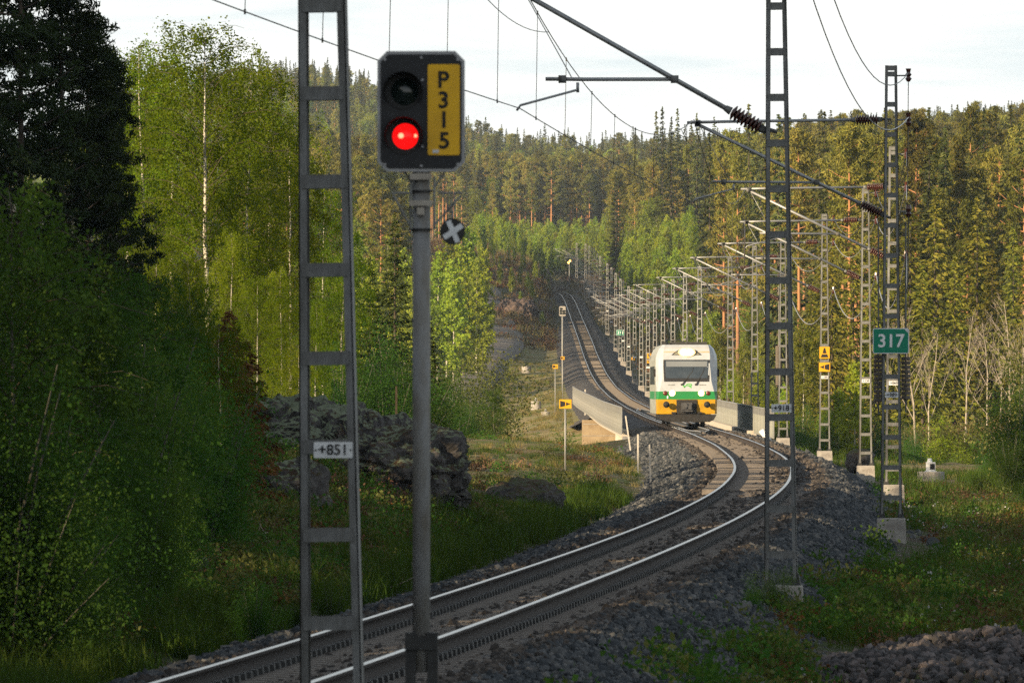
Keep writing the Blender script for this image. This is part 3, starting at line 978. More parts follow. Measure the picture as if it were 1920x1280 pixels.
def make_birch(seed, H, spread, nleaf, leaf, lm, t0=.12, nb=70, bark='bark_birch', droop=.35, rad=None, strand=1.0, clump=.11, cone=False):
    r = np.random.default_rng(seed)
    T = trunk_curve(r, H, .034 * H / 8)
    rad = rad or H * .0085
    mb = MB()
    mb.tube(T, [rad * (1 - .93 * i / (len(T) - 1)) for i in range(len(T))], 6)
    C = []; val = []
    w = []; segs = []
    for k in range(nb):
        t = t0 + (.98 - t0) * ((k + r.random()) / nb) ** .9
        prof = math.sin(math.pi * min(1, .14 + .86 * (1 - t) / (1 - t0) * .95)) ** .75 if t > .25 else .75
        if cone:
            prof = (1.0 - (t - t0) / (1 - t0)) ** .85 * (.6 + .4 * min(1, (t - t0) / .15))
        L = spread * prof * r.uniform(.6, 1.15) + .12
        az = k * 2.4 + r.uniform(-.5, .5)
        p0 = on_trunk(T, t); o = np.array([math.cos(az), math.sin(az), 0])
        s = np.linspace(0, 1, 5)
        P = p0 + np.outer(s * L, o) + np.outer(L * (1.25 * s - (.55 + droop) * s * s), [0, 0, 1])
        mb.tube(P, [rad * .20 * (1 - t * .6) * (1 - .8 * q) + .002 for q in s], 3, 1, cap=False)
        segs.append((P, L)); w.append(L ** 1.3)
    w = np.array(w) / sum(w)
    cnt = r.multinomial(nleaf, w)
    for (P, L), n in zip(segs, cnt):
        if n == 0:
            continue
        nt = max(2, int(L * (7 if strand > .8 else 9)))
        ts = r.uniform(.18, 1.0, nt)
        base = np.stack([np.interp(ts, np.linspace(0, 1, 5), P[:, j]) for j in range(3)], 1)
        base += r.normal(0, .11 * spread * .5, base.shape) * np.array([1, 1, .6])
        out_ = r.normal(0, .16, (nt, 2)); ln = r.uniform(.15, .62, nt) * strand
        ki = r.integers(0, nt, n); q_ = r.random(n)
        c = base[ki] + r.normal(0, clump * .62, (n, 3)) * (.6 + .8 * r.random(nt))[ki][:, None]
        c[:, :2] += out_[ki] * q_[:, None]
        c[:, 2] -= q_ * ln[ki]
        C.append(c); val.append(np.clip(r.random(nt)[ki] * .6 + r.random(n) * .4, 0, 1))
    C = np.concatenate(C); val = np.concatenate(val)
    return mb.mesh('trunk', [M[bark], M['bark_limb']], True, False), leaf_mesh('crown', C, leaf, .7, lm, r, val=val)


def make_spruce(seed, H, Rm, lm, whorls=34, per=7, t0=.04, nc=15, csize=.2, gap=0.0):
    r = np.random.default_rng(seed)
    T = trunk_curve(r, H, .006 * H / 10)
    mb = MB(); rad = H * .011
    mb.tube(T, [rad * (1 - .95 * i / (len(T) - 1)) for i in range(len(T))], 6)
    C = []; U_ = []; S = []
    for k in range(whorls):
        t = t0 + (1 - t0) * (k / (whorls - 1)) ** .93
        L0 = Rm * (1 - t) ** .80 * (.55 + .45 * min(1, t / .18)) + .05
        for j in range(per):
            if r.random() < gap:
                continue
            L = L0 * r.uniform(.62, 1.14)
            az = 6.283 * j / per + k * 1.1 + r.uniform(-.3, .3)
            o = np.array([math.cos(az), math.sin(az), 0]); q = np.array([-o[1], o[0], 0])
            p0 = on_trunk(T, min(t, .999)); p0[2] += r.uniform(-.5, .5) * H / whorls
            dr = -.10 - .42 * (1 - t) + .55 * max(0, t - .75)
            n = max(3, int(nc * (L / Rm) ** .8 * 1.4))
            s = r.random(n) ** .65
            side = r.uniform(-1, 1, n) * (.30 * L * (1.05 - s) + .06)
            c = p0 + np.outer(s * L, o) + np.outer(side, q)
            c[:, 2] += dr * L * s + .22 * L * s * s - np.abs(side) * .25 + r.normal(0, .03, n)
            d = o[None, :] * .8 + np.outer(np.sign(side) * .55, q) + r.normal(0, .22, (n, 3)); d[:, 2] += dr * .8 - .18
            d /= np.linalg.norm(d, axis=1)[:, None]
            C.append(c); U_.append(d); S.append(csize * (.55 + .45 * L / Rm) * np.exp(r.normal(0, .2, n)))
    C = np.concatenate(C); U_ = np.concatenate(U_); S = np.concatenate(S)[:, None]
    # leader
    k = 10
    zz = np.linspace(.955, 1.01, k)
    C = np.concatenate([C, np.stack([on_trunk(T, min(z, 1)) for z in zz])]); u2 = r.normal(0, .4, (k, 3)); u2[:, 2] = 1
    U_ = np.concatenate([U_, u2 / np.linalg.norm(u2, axis=1)[:, None]]); S = np.concatenate([S, np.full((k, 1), csize * .5)])
    W = r.normal(size=U_.shape); W[:, 2] *= .6; Vv = np.cross(U_, W); Vv /= np.linalg.norm(Vv, axis=1)[:, None] + 1e-9
    a = U_ * S; b = Vv * S * .34
    V = np.stack([C - a, C + b, C + a, C - b], 1).reshape(-1, 3)
    return mb.mesh('trunk', [M['bark_dark']], True, False), mesh_np('crown', V, quads=np.arange(len(V)).reshape(-1, 4), mats=[lm], attr={'v': np.repeat(r.random(len(C)), 4)})


def make_pine(seed, H, spread, lm, t0=.45, nb=42, clumps=5, per=36, csize=.15, crad=.38, dead=10, shape=0, bark='bark_pine'):
    r = np.random.default_rng(seed)
    T = trunk_curve(r, H, .012 * H / 15)
    mb = MB(); rad = H * .0105
    mb.tube(T, [rad * (1 - .85 * i / (len(T) - 1)) for i in range(len(T))], 6)
    C = []; val = []
    for k in range(nb):
        t = t0 + (1.0 - t0) * ((k + r.random()) / nb)
        u = (t - t0) / (1 - t0)
        prof = (math.sin(math.pi * (.22 + .74 * u)) ** .7 if shape == 0 else (1.05 - u) ** .75)
        L = spread * prof * r.uniform(.5, 1.15)
        az = k * 2.4 + r.uniform(-.6, .6); o = np.array([math.cos(az), math.sin(az), 0])
        p0 = on_trunk(T, min(t, .995)); rise = r.uniform(.0, .5) + .4 * u
        s = np.linspace(0, 1, 4)
        P = p0 + np.outer(s * L, o) + np.outer(L * rise * s ** 1.4 - .08 * L * s, [0, 0, 1])
        mb.tube(P, [rad * .32 * (1 - .7 * q) * (1 - .6 * u) + .004 for q in s], 3, cap=False)
        for c in range(clumps):
            q = r.uniform(.35, 1.05); cc = p0 + o * L * q + np.array([0, 0, L * rise * q ** 1.4 - .08 * L * q]) + r.normal(0, .22 * spread * .35, 3)
            n = int(per * r.uniform(.6, 1.3)); cr = crad * r.uniform(.6, 1.25)
            pts = r.normal(0, 1, (n, 3)); pts /= np.linalg.norm(pts, axis=1)[:, None]; pts *= (r.random(n) ** .5)[:, None] * cr
            pts[:, 2] *= .62
            C.append(cc + pts); val.append(np.clip(r.random() * .5 + r.random(n) * .5, 0, 1))
    for k in range(dead):
        t = t0 * r.uniform(.45, 1.0); az = r.uniform(0, 6.28); L = spread * r.uniform(.3, .8); p0 = on_trunk(T, t)
        mb.tube([p0, p0 + np.array([math.cos(az) * L * .6, math.sin(az) * L * .6, -.05 * L]), p0 + np.array([math.cos(az) * L, math.sin(az) * L, -.3 * L + r.uniform(0, .3)])], [.03, .02, .008], 3, cap=False)
    # top tuft
    n = per; pts = r.normal(0, crad * .5, (n, 3)); C.append(on_trunk(T, 1) + pts); val.append(r.random(n))
    C = np.concatenate(C); val = np.concatenate(val)
    return mb.mesh('trunk', [M[bark]], True, False), leaf_mesh('crown', C, csize, .24, lm, r, .35, val=val)


def make_bare(seed, H):
    r = np.random.default_rng(seed); mb = MB()

    def grow(p, d, L, rad, lev):
        n = 5; pts = [p]; q = np.array(p); dd = np.array(d)
        for i in range(n):
            dd = dd + r.normal(0, .07, 3); dd[2] += .03; dd /= np.linalg.norm(dd)
            q = q + dd * L / n; pts.append(q.copy())
        mb.tube(pts, [rad * (1 - .85 * i / n) + .003 for i in range(n + 1)], 5 if lev == 0 else 3, cap=False)
        if lev < 3:
            k = (11, 5, 3)[lev]
            for j in range(k):
                s = (.25 + .72 * (j + r.random()) / k); i = min(int(s * n), n - 1); f = s * n - i
                b = pts[i] * (1 - f) + pts[i + 1] * f
                az = r.uniform(0, 6.28); side = np.array([math.cos(az), math.sin(az), 0])
                nd = dd * .65 + side * r.uniform(.45, .75) + np.array([0, 0, .12]); nd /= np.linalg.norm(nd)
                grow(b, nd, L * (1.1 - s) * r.uniform(.42, .7) + .06 * L, rad * (.42 if lev == 0 else .5) * (1.15 - s), lev + 1)
    grow(np.zeros(3), np.array([r.normal(0, .05), r.normal(0, .05), 1.0]), H, H * .011, 0)
    return mb.mesh('trunk_and_boughs', [M['bark_dead']], True, False)


def make_bush(seed, H, W, nleaf, leaf, lm, stems=9):
    r = np.random.default_rng(seed); mb = MB(); C = []; val = []
    per = nleaf // (stems * 9)
    for k in range(stems):
        az = r.uniform(0, 6.28); lean = r.uniform(.1, 1) * W * .5; h = H * r.uniform(.6, 1.0) * (1.08 - .4 * lean / (W * .5 + 1e-6))
        s = np.linspace(0, 1, 5)
        P = np.stack([math.cos(az) * lean * s ** 1.2, math.sin(az) * lean * s ** 1.2, h * s], 1) + np.outer(s, r.normal(0, .05, 3))
        mb.tube(P, [.018 * H / 3 * (1 - .8 * q) + .002 for q in s], 4, cap=False)
        for j in range(9):
            q = r.uniform(.18, 1.0); b = np.array([np.interp(q, s, P[:, i]) for i in range(3)]) + r.normal(0, .17 * W * .55, 3) * np.array([1, 1, .6])
            c = b + r.normal(0, .105 * W * .6, (per, 3)); C.append(c); val.append(np.clip(r.random() * .6 + r.random(per) * .4, 0, 1))
    C = np.concatenate(C); val = np.concatenate(val); C[:, 2] = np.abs(C[:, 2])
    return mb.mesh('stems', [M['bark_thin']], True, False), leaf_mesh('crown', C, leaf, .65, lm, r, val=val)


TREES = {}   # kind -> list of (meshes dict, nominal height, crown half width)


def reg(kind, nm, pair, H, hw):
    TREES.setdefault(kind, []).append((nm, pair, H, hw))


for k in range(3):
    reg('birch_near', 'birch_tree', make_birch(100 + k, 10, (2.0, 1.7, 1.5)[k], 34000, .029, M['l_birch'], nb=84, t0=(.12, .2, .1)[k], strand=1.3), 10, 1.7)
for k in range(2):
    reg('sapling', 'birch_sapling', make_birch(110 + k, 4, .95, 17000, .020, M['l_bush'], nb=46, t0=.05, strand=.6, bark='bark_thin', clump=.08), 4, .9)
for k in range(3):
    reg('bush', 'leafy_bush', make_bush(120 + k, 3, 2.6, 19000, .020, M['l_bush'], 15), 3, 1.3)
reg('willow', 'willow_bush', make_bush(126, 3, 3.2, 9000, .034, M['l_olive'], 14), 3, 1.6)
reg('ybush', 'leafy_bush', make_bush(127, 3, 2.8, 8000, .034, M['l_birchy'], 12), 3, 1.4)
for k in range(3):
    reg('birch', 'birch_tree', make_birch(130 + k, 14, 2.1, 5200, .115, M['l_birchm'], nb=60, t0=.22, strand=1.6, clump=.22), 14, 2.0)
for k in range(3):
    reg('ybirch', 'young_birch_tree', make_birch(140 + k, 8, (1.5, 1.25, 1.7)[k], 5200, .085, M['l_birchy'], nb=64, t0=.07, strand=.45, clump=.13, cone=True, droop=-.05), 8, 1.2)
for k in range(3):
    reg('spruce', 'spruce_tree', make_spruce(150 + k, 17, (1.8, 2.2, 1.6)[k], M['l_sprucem'], 34, 7, nc=13, csize=.30), 17, 1.9)
for k in range(2):
    reg('yspruce', 'young_spruce_tree', make_spruce(160 + k, 9, 1.75, M['l_sprucey'], 30, 8, nc=15, csize=.20), 9, 1.6)
for k in range(2):
    reg('spruce_near', 'spruce_tree', make_spruce(165 + k, 9, 1.7, M['l_spruce'], 30, 8, nc=42, csize=.115, gap=.08), 9, 1.6)
for k in range(5):
    reg('pine', 'pine_tree', make_pine(170 + k, 17, (2.1, 1.7, 2.3, 1.9, 2.1)[k], M['l_pine'], (.48, .52, .36, .55, .40)[k], 40, 5, 40, .16, .42, 8, (0, 0, 1, 0, 1)[k]), 17, 1.8)
for k in range(2):
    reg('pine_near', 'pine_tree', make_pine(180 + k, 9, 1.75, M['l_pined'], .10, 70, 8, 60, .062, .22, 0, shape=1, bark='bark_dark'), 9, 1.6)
BARE = [make_bare(190 + k, 7) for k in range(3)]
BROWNS = make_spruce(195, 3.2, 1.0, M['l_brown'], 22, 7, nc=34, csize=.075)


def plant(kind, X, Y, h, label=None, cat='tree', group=None, var=None, rnd=random, sink=.08):
    L = TREES[kind]; nm, (tm, cm), H, hw = L[rnd.randrange(len(L)) if var is None else var % len(L)]
    s = h / H
    e = thing(nm, label, cat, (X, Y, hg(X, Y) - sink), rnd.uniform(0, 6.28), group, (s * rnd.uniform(.9, 1.12), s * rnd.uniform(.9, 1.12), s))
    ob('stems' if 'bush' in nm else 'trunk', tm, e); ob('crown', cm, e)
    return e


def plant_px(kind, px, Y, top, label=None, cat='tree', group=None, var=None, hmin=.6):
    p = U(px, top, Y)
    return plant(kind, p.x, Y, max(hmin, p.z - hg(p.x, Y)), label, cat, group, var)


COUNT = {'pine': 0, 'spruce': 0, 'birch': 0, 'ybirch': 0}

# ---- near trees at the left
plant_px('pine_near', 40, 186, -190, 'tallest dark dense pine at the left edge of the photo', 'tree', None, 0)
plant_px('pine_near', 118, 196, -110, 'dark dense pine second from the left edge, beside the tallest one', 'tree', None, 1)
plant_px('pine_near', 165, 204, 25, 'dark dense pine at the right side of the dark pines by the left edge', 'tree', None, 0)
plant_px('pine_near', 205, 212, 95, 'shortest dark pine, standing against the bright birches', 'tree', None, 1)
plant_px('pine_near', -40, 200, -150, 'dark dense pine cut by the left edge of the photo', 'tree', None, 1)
plant_px('birch_near', 392, 262, 52, 'tallest bright green birch with white trunk at the left of the lattice mast', 'tree', None, 0)
plant_px('birch_near', 268, 270, 88, 'bright birch directly right of the dark pines', 'tree', None, 1)
plant_px('birch_near', 318, 276, 112, 'bright birch between the dark pines and the tallest birch', 'tree', None, 2)
plant_px('birch_near', 462, 274, 112, 'birch right beside the tallest birch, left of the mast', 'tree', None, 1)
plant_px('birch_near', 236, 284, 100, 'birch half hidden behind the shortest dark pine', 'tree', None, 2)
plant_px('birch_near', 545, 290, 268, 'birch seen behind the left leg of the +851 mast', 'tree', None, 2)
plant_px('birch_near', 606, 310, 360, 'birch standing inside the frame of the +851 mast', 'tree', None, 0)
plant_px('birch_near', 500, 292, 190, 'birch with its top just left of the +851 mast', 'tree', None, 0)
GB = 'birches at the foot of the left slope'
LB = 'low leafy birch in the dark thicket behind the lichen rock'
S_ = []
for px, Y, top in ((430, 244, 430), (480, 240, 520), (530, 246, 500), (590, 250, 560), (640, 300, 470), (350, 236, 480), (290, 240, 430), (400, 232, 600), (560, 236, 640)):
    S_.append(plant_px('birch_near', px, Y, top, LB, 'tree', GB))
from_left(S_, LB); S_ = []
for px, Y, top in ((690, 296, 655), (725, 290, 640), (770, 300, 650), (650, 286, 640), (820, 306, 700), (610, 280, 690), (745, 305, 600), (855, 318, 745)):
    S_.append(plant_px('bush', px, Y, top, '', 'bush', 'bushes behind the rock'))
from_left(S_, 'leafy green bush behind the rock and signal pole'); S_ = []
plant_px('spruce_near', 741, 335, 402, 'dark spruce with spired top left of the signal pole', 'tree', None, 0)
plant_px('spruce_near', 694, 330, 478, 'shorter dark spruce inside the right leg of the +851 mast', 'tree', None, 1)
plant_px('spruce_near', 806, 322, 590, 'dark spruce behind the signal pole with drooping lower branches', 'tree', None, 1)
plant_px('willow', 905, 440, 650, 'pale olive willow bush at the edge of the clearing', 'bush', None)
plant_px('sapling', 926, 412, 728, 'small birch sapling at the far edge of the clearing', 'tree', None, 0)
plant_px('bush', 878, 405, 742, 'dark green bush between the small birch and the spruce', 'bush', None, 1)
plant_px('willow', 868, 430, 690, 'olive bush half behind the drooping spruce', 'bush', None)
# thicket in the left foreground
TH = 'leafy shrubs of the left thicket'
plant_px('sapling', 22, 113, 352, 'tall leafy sapling at the lower left edge of the photo', 'tree', None, 1)
plant_px('sapling', 78, 122, 470, 'leafy sapling second from the lower left edge', 'tree', None, 0)
for px, Y, top in ((-20, 112, 560), (130, 126, 560), (185, 131, 545), (235, 137, 548), (295, 141, 650), (345, 146, 715), (385, 152, 660), (62, 117, 730), (130, 122, 770), (205, 128, 800),
                   (265, 134, 790), (325, 140, 860), (20, 112, 800), (100, 118, 880), (170, 124, 920), (240, 130, 930), (300, 136, 960), (405, 156, 760), (160, 150, 480), (260, 155, 520), (60, 150, 470), (310, 165, 560)):
    S_.append(plant_px(random.choice(['bush', 'bush', 'sapling']), px, Y, top, '', 'bush', TH))
from_left(S_, 'dark shrub of the dense left foreground thicket'); S_ = []
plant_px('birch_near', 352, 172, 520, 'thin pale stemmed birch at the right side of the left thicket', 'tree', None, 2)
plant_px('birch_near', 415, 168, 600, 'slender birch beside the brown dying spruce', 'tree', None, 1)
for i, (px, Y, top, lb) in enumerate(((430, 172, 585, 'brown dying spruce left of the lichen covered rock'), (462, 180, 640, 'smaller brown dying spruce against the lichen covered rock'))):
    p = U(px, top, Y); h = p.z - hg(p.x, Y)
    e = thing('dying_spruce_tree', lb, 'tree', (p.x, Y, hg(p.x, Y)), i, None, h / 3.2)
    ob('trunk', BROWNS[0], e); ob('crown', BROWNS[1], e)

# bushes along the verge between rock and track
VB = 'low bushes on the verge left of the track'
for px, Y, top in ((880, 215, 905), (925, 222, 915), (975, 228, 925), (1015, 235, 932), (850, 200, 930), (1050, 250, 935), (905, 208, 960), (800, 178, 1010), (620, 138, 1060), (560, 128, 1100), (700, 160, 1050), (480, 122, 1075), (1100, 270, 905), (1150, 290, 890)):
    S_.append(plant_px('bush', px, Y, top, '', 'bush', VB, None, .35))
from_left(S_, 'low bush on the verge between rocks and left rail'); S_ = []

plant_px('bush', 1452, 131, 1045, 'leafy bush at the foot of the +918 mast', 'bush', None, 1)
plant_px('bush', 1405, 128, 1095, 'lower bush left of the foot of the +918 mast', 'bush', None, 2)
# right side near trees
plant_px('bush', 1915, 330, 690, 'large green bush at the right edge above the slope', 'bush', None, 0)
plant_px('willow', 1935, 345, 620, 'pale willow bush cut by the right edge', 'bush', None)
plant_px('ybush', 1765, 470, 768, 'bright round bush beneath the bare birches', 'bush', None)
plant_px('ybush', 1812, 480, 790, 'lower bright bush right of the round bush, under the bare birches', 'bush', None)
plant_px('ybirch', 1602, 500, 672, 'bright young birch between the +180 and +120 masts', 'tree', None, 0)
plant_px('ybirch', 1572, 520, 720, 'smaller bright young birch right of the +180 mast', 'tree', None, 1)
for px, Y, top in ((1640, 510, 760), (1690, 500, 775), (1720, 470, 800), (1860, 420, 800), (1880, 380, 790), (1840, 450, 800), (1500, 560, 760), (1540, 540, 770), (1895, 320, 800), (1560, 520, 790)):
    S_.append(plant_px('bush', px, Y, top, '', 'bush', 'bushes at the right forest edge'))
from_left(S_, 'green bush along the forest edge right of +180 mast'); S_ = []
GBb = 'bare birches at the right forest edge'
for i, (px, Y, top) in enumerate(((1718, 560, 586), (1808, 565, 588), (1850, 572, 600), (1740, 575, 620), (1893, 560, 560), (1915, 585, 575), (1876, 600, 620))):
    p = U(px, top, Y); h = p.z - hg(p.x, Y)
    lb = {0: 'pale bare birch close to the right of the 317 sign', 1: 'pale bare birch in the middle of the bare birches', 4: 'tall bare birch near the right edge'}.get(i, 'pale leafless birch among the bare birches at the right')
    e = thing('bare_birch_tree', lb, 'tree', (p.x, Y, hg(p.x, Y) - .1), i * 1.3, None if i in (0, 1, 4) else GBb, (h / 7 * .8, h / 7 * .8, h / 7))
    ob('trunk', BARE[i % 3], e)
    if i not in (0, 1, 4):
        S_.append(e)
from_left(S_, 'slim pale leafless birch at the right forest edge'); S_ = []
GYS = 'young spruces before the right pine forest'
for px, Y, top in ((1706, 640, 388), (1752, 655, 372), (1832, 660, 372), (1900, 672, 430), (1560, 640, 470), (1522, 650, 545), (1600, 660, 430), (1640, 640, 500), (1790, 640, 480), (1860, 650, 470), (1500, 660, 600), (1580, 655, 600), (1730, 630, 500), (1925, 640, 480), (1660, 650, 440), (1550, 690, 420)):
    S_.append(plant_px('yspruce', px, Y, top, '', 'tree', GYS))
from_left(S_, 'yellowish young spruce before the right hand pines'); S_ = []

rt = random.Random(3)
TALL = []
for i in range(46):
    px = 1335 + i * 13.2 + rt.uniform(-8, 8); Y = rt.uniform(690, 900) if px > 1450 else rt.uniform(950, 1150)
    top = rt.uniform(192, 300) if px > 1400 else rt.uniform(225, 300)
    TALL.append((rt.choice(['pine', 'pine', 'spruce']), px, Y, top))
for i in range(9):
    TALL.append(('spruce', 1232 + i * 13 + rt.uniform(-4, 4), rt.uniform(1480, 1640), (212, 203, 222, 206, 235, 228, 215, 240, 221)[i]))
for kind_, w_ in (('pine', 'tall pine with orange trunk of the front row at the right'), ('spruce', 'tall dark spruce of the front row at the right')):
    for k_, px, Y, top in TALL:
        if k_ == kind_:
            e_ = plant_px(k_, px, Y, top, '', 'tree', 'tall %ss of the front row at the right' % kind_); S_.append(e_)
            e_.scale.x *= .85; e_.scale.y *= .85
    from_left(S_, w_); S_ = []

# left of the embankment, the road side birches
for px, Y, top in ((640, 1010, 470), (668, 1040, 430), (610, 1000, 500), (820, 1090, 470), (850, 1060, 480), (872, 1085, 500), (838, 1110, 430), (893, 1120, 480), (800, 1060, 520), (780, 1040, 500), (860, 1140, 440), (880, 1180, 420), (905, 1230, 455), (700, 1030, 480), (730, 1060, 440), (760, 1080, 460)):
    S_.append(plant_px('ybirch', px, Y, top, '', 'tree', 'birches beside the gravel road'))
from_left(S_, 'slender young birch of the grove beside the gravel road'); S_ = []
for px, Y, top in ((942, 1560, 505), (1018, 1700, 470), (1028, 1690, 512), (1003, 1730, 470)):
    S_.append(plant_px('ybirch', px, Y, top, '', 'tree', 'birches on the far rock cutting'))
from_left(S_, 'small bright birch on the rocky cutting left of the far track'); S_ = []

# ---- the forests
rf = random.Random(5)
trees = []


def fill(Y0, Y1, pxa, pxb, dens, kinds, label, cond=None, yexp=1.0):
    Ys = np.linspace(Y0, Y1, 40)
    area = sum((pxb - pxa) * y / F * (Y1 - Y0) / 40 for y in Ys)
    n = int(area * dens)
    for _ in range(n):
        while True:
            Y = rf.uniform(Y0, Y1)
            if rf.random() < Y / Y1:
                break
        px = rf.uniform(pxa, pxb); X = (px - 960) * Y / F
        d = X - float(XC(Y))
        if cond and not cond(X, Y, d, px):
            continue
        k = rf.random(); acc = 0
        for kind, w, h0, h1 in kinds:
            acc += w
            if k <= acc:
                trees.append((kind, X, Y, rf.uniform(h0, h1), label)); break


fill(700, 1050, 1270, 2080, 1 / 26, [('pine', .52, 12, 17), ('spruce', .42, 11, 19), ('birch', .06, 9, 13)], 'forest on the right behind the young spruces', lambda X, Y, d, px: d > 19)
fill(1050, 1550, 1180, 2080, 1 / 30, [('pine', .55, 14, 18.5), ('spruce', .33, 13, 19), ('birch', .12, 10, 14)], 'forest on the right behind the young spruces', lambda X, Y, d, px: d > 20)
fill(1550, 2100, 1150, 2080, 1 / 36, [('pine', .5, 13, 18), ('spruce', .38, 13, 19), ('birch', .12, 10, 14)], 'forested ridge at the upper right')
fill(600, 1300, 1180, 1560, 1 / 34, [('ybirch', .85, 1.8, 4.2), ('birch', .15, 5, 8)], 'young birches right of the mast row', lambda X, Y, d, px: 8 < d < 24)
fill(1300, 1900, 1110, 1300, 1 / 9, [('ybirch', .92, 5.5, 9), ('spruce', .08, 6, 9)], 'young birch belt right of the far track', lambda X, Y, d, px: 6.5 < d < 26)
fill(1900, 2060, 890, 1260, 1 / 9, [('ybirch', .92, 5, 8.5), ('spruce', .05, 5, 7), ('pine', .03, 6, 8)], 'young birch belt where the track disappears', lambda X, Y, d, px: Y > 1985 or d > 7 or d < -6)
fill(1420, 1960, 890, 1040, 1 / 110, [('ybirch', 1, 2.0, 4.0)], 'young birches on the rocky cutting', lambda X, Y, d, px: -40 < d < -5)
fill(1880, 1985, 895, 1010, 1 / 7, [('ybirch', 1, 4.5, 7.5)], 'young birch belt where the track disappears', lambda X, Y, d, px: d < -4)
fill(2070, 2450, 800, 1420, 1 / 30, [('pine', .55, 14, 19), ('spruce', .28, 14, 19), ('birch', .17, 11, 15)], 'pine wood behind the young birch belt')
fill(1150, 1500, 440, 905, 1 / 26, [('pine', .6, 13, 17), ('spruce', .25, 12, 17), ('birch', .15, 10, 13)], 'forest on the left behind the signal', lambda X, Y, d, px: d < -21 - (Y - 1150) * .01)
fill(1500, 2060, 440, 905, 1 / 34, [('pine', .6, 14, 18), ('spruce', .28, 13, 18), ('birch', .12, 11, 14)], 'forest on the left behind the signal', lambda X, Y, d, px: d < -24 - 45 * max(0, min(1, (Y - 1650) / 200)))
fill(2450, 2750, -60, 2080, 1 / 52, [('ybirch', .5, 11, 15), ('birch', .1, 12, 16), ('spruce', .25, 13, 18), ('pine', .15, 13, 18)], 'sunlit far hillside')
fill(2750, 3500, -60, 2080, 1 / 80, [('spruce', .62, 14, 20), ('pine', .2, 14, 18), ('birch', .18, 12, 16)], 'farthest wooded ridge')

trees.sort(key=lambda t: t[2])
hor = np.full(560, 2000.0)
KN = {'pine': ('pine', 'pine tree'), 'spruce': ('spruce', 'spruce tree'), 'birch': ('birch', 'birch tree'), 'ybirch': ('young birch', 'birch tree')}
vis = []; mass = []
for (kind, X, Y, h, label) in trees:
    hw = {'pine': .115, 'spruce': .11, 'birch': .14, 'ybirch': .15}[kind] * h
    px = 960 + X * F / Y; w = hw * F / Y; top = HY - (hg(X, Y) + h - CAMZ) * F / Y
    a = int((px - w * .6 + 200) / 4.2); b = int((px + w * .6 + 200) / 4.2)
    a = max(0, min(559, a)); b = max(a, min(559, b))
    ahead = float(np.median(hor[a:b + 1])) - top
    if 0 < px < 1920 and ahead > 9 and top < 900:
        vis.append((min(ahead, h * F / Y) * w, kind, X, Y, h, label))
    else:
        mass.append((kind, X, Y, h))
    hor[a:b + 1] = np.minimum(hor[a:b + 1], top + .12 * h * F / Y)
vis.sort(key=lambda t: -t[0])
CELLS = {}
for (_, kind, X, Y, h, label) in vis:
    if COUNT[kind] >= (290 if kind in ('pine', 'spruce') else 215):
        mass.append((kind, X, Y, h)); continue
    COUNT[kind] += 1
    px = 960 + X * F / Y
    col = next(w for x1, w in ((560, 'left of the nearest mast'), (690, 'seen through the nearest mast'), (880, 'by the signal head'), (1000, 'right of the signal head'), (1120, 'above the track bend'),
                               (1230, 'above the far masts'), (1350, 'above the train'), (1435, 'right of the train'), (1530, 'behind the second mast'), (1610, 'above the yellow signs'), (1720, 'by the green sign mast'),
                               (1820, 'right of the green sign mast'), (9999, 'near the right edge')) if px < x1)
    bandw = next(w for y1, w in ((1050, 'nearer forest'), (1550, 'middle forest'), (2450, 'back forest'), (2750, 'far hillside'), (9999, 'farthest ridge')) if Y < y1)
    base = KN[kind][0] + ' of the ' + bandw + ' ' + col
    e = plant(kind, X, Y, h, base, 'tree', {'pine': 'pines', 'spruce': 'spruces', 'birch': 'birches', 'ybirch': 'young birches'}[kind] + ' of the ' + bandw, rnd=rf)
    CELLS.setdefault(base, []).append(e)
for base, L in CELLS.items():
    from_left(L, base)
print('trees', len(trees), 'visible', len(vis), 'mass', len(mass), COUNT)


def join_tree(pair):
    me = bpy.data.meshes.new('whole_tree')
    bm = bmesh.new()
    n0 = 0; mats = []
    for k, m_ in enumerate(pair):
        bm.from_mesh(m_); bm.faces.ensure_lookup_table()
        for f in bm.faces[n0:]:
            f.material_index = k
        n0 = len(bm.faces); mats.append(m_.materials[0])
    bm.to_mesh(me); bm.free()
    for m_ in mats:
        me.materials.append(m_)
    return me


protos = []; pidx = {}
for kind in ('pine', 'spruce', 'birch', 'ybirch'):
    pidx[kind] = []
    for nm, pair, H, hw in TREES[kind]:
        pidx[kind].append((len(protos), H)); protos.append(join_tree(pair))
# trees of the hill left of and behind the viewer, out of the frame; they shade the cutting
off = []
ro = random.Random(21)
for _ in range(620):
    Y = ro.uniform(-130, 330); X = ro.uniform(-75, -6)
    if X > -.050 * Y - 3.5 and Y > 0:
        continue
    if X > float(XC(Y)) - 9:
        continue
    if Y > 185 and (X > -22 or ro.random() < .6):
        continue
    off.append((ro.choice(['pine', 'spruce', 'spruce', 'birch']), X, Y, ro.uniform(12, 16) if Y < 185 else ro.uniform(8, 11)))
for _ in range(150):  # extra unseen trees added to keep the sun off the signal
    Y = ro.uniform(-45, 75); X = ro.uniform(-46, -15)
    off.append((ro.choice(['pine', 'spruce', 'spruce']), X, Y, ro.uniform(12, 16)))
for _ in range(26):  # unseen spruces added along the sun's path to the signal
    t = ro.uniform(18, 44)
    off.append(('spruce', -.6 - .72 * t + ro.uniform(-2.5, 2.5), 63 - .69 * t + ro.uniform(-2.5, 2.5), ro.uniform(13, 17)))
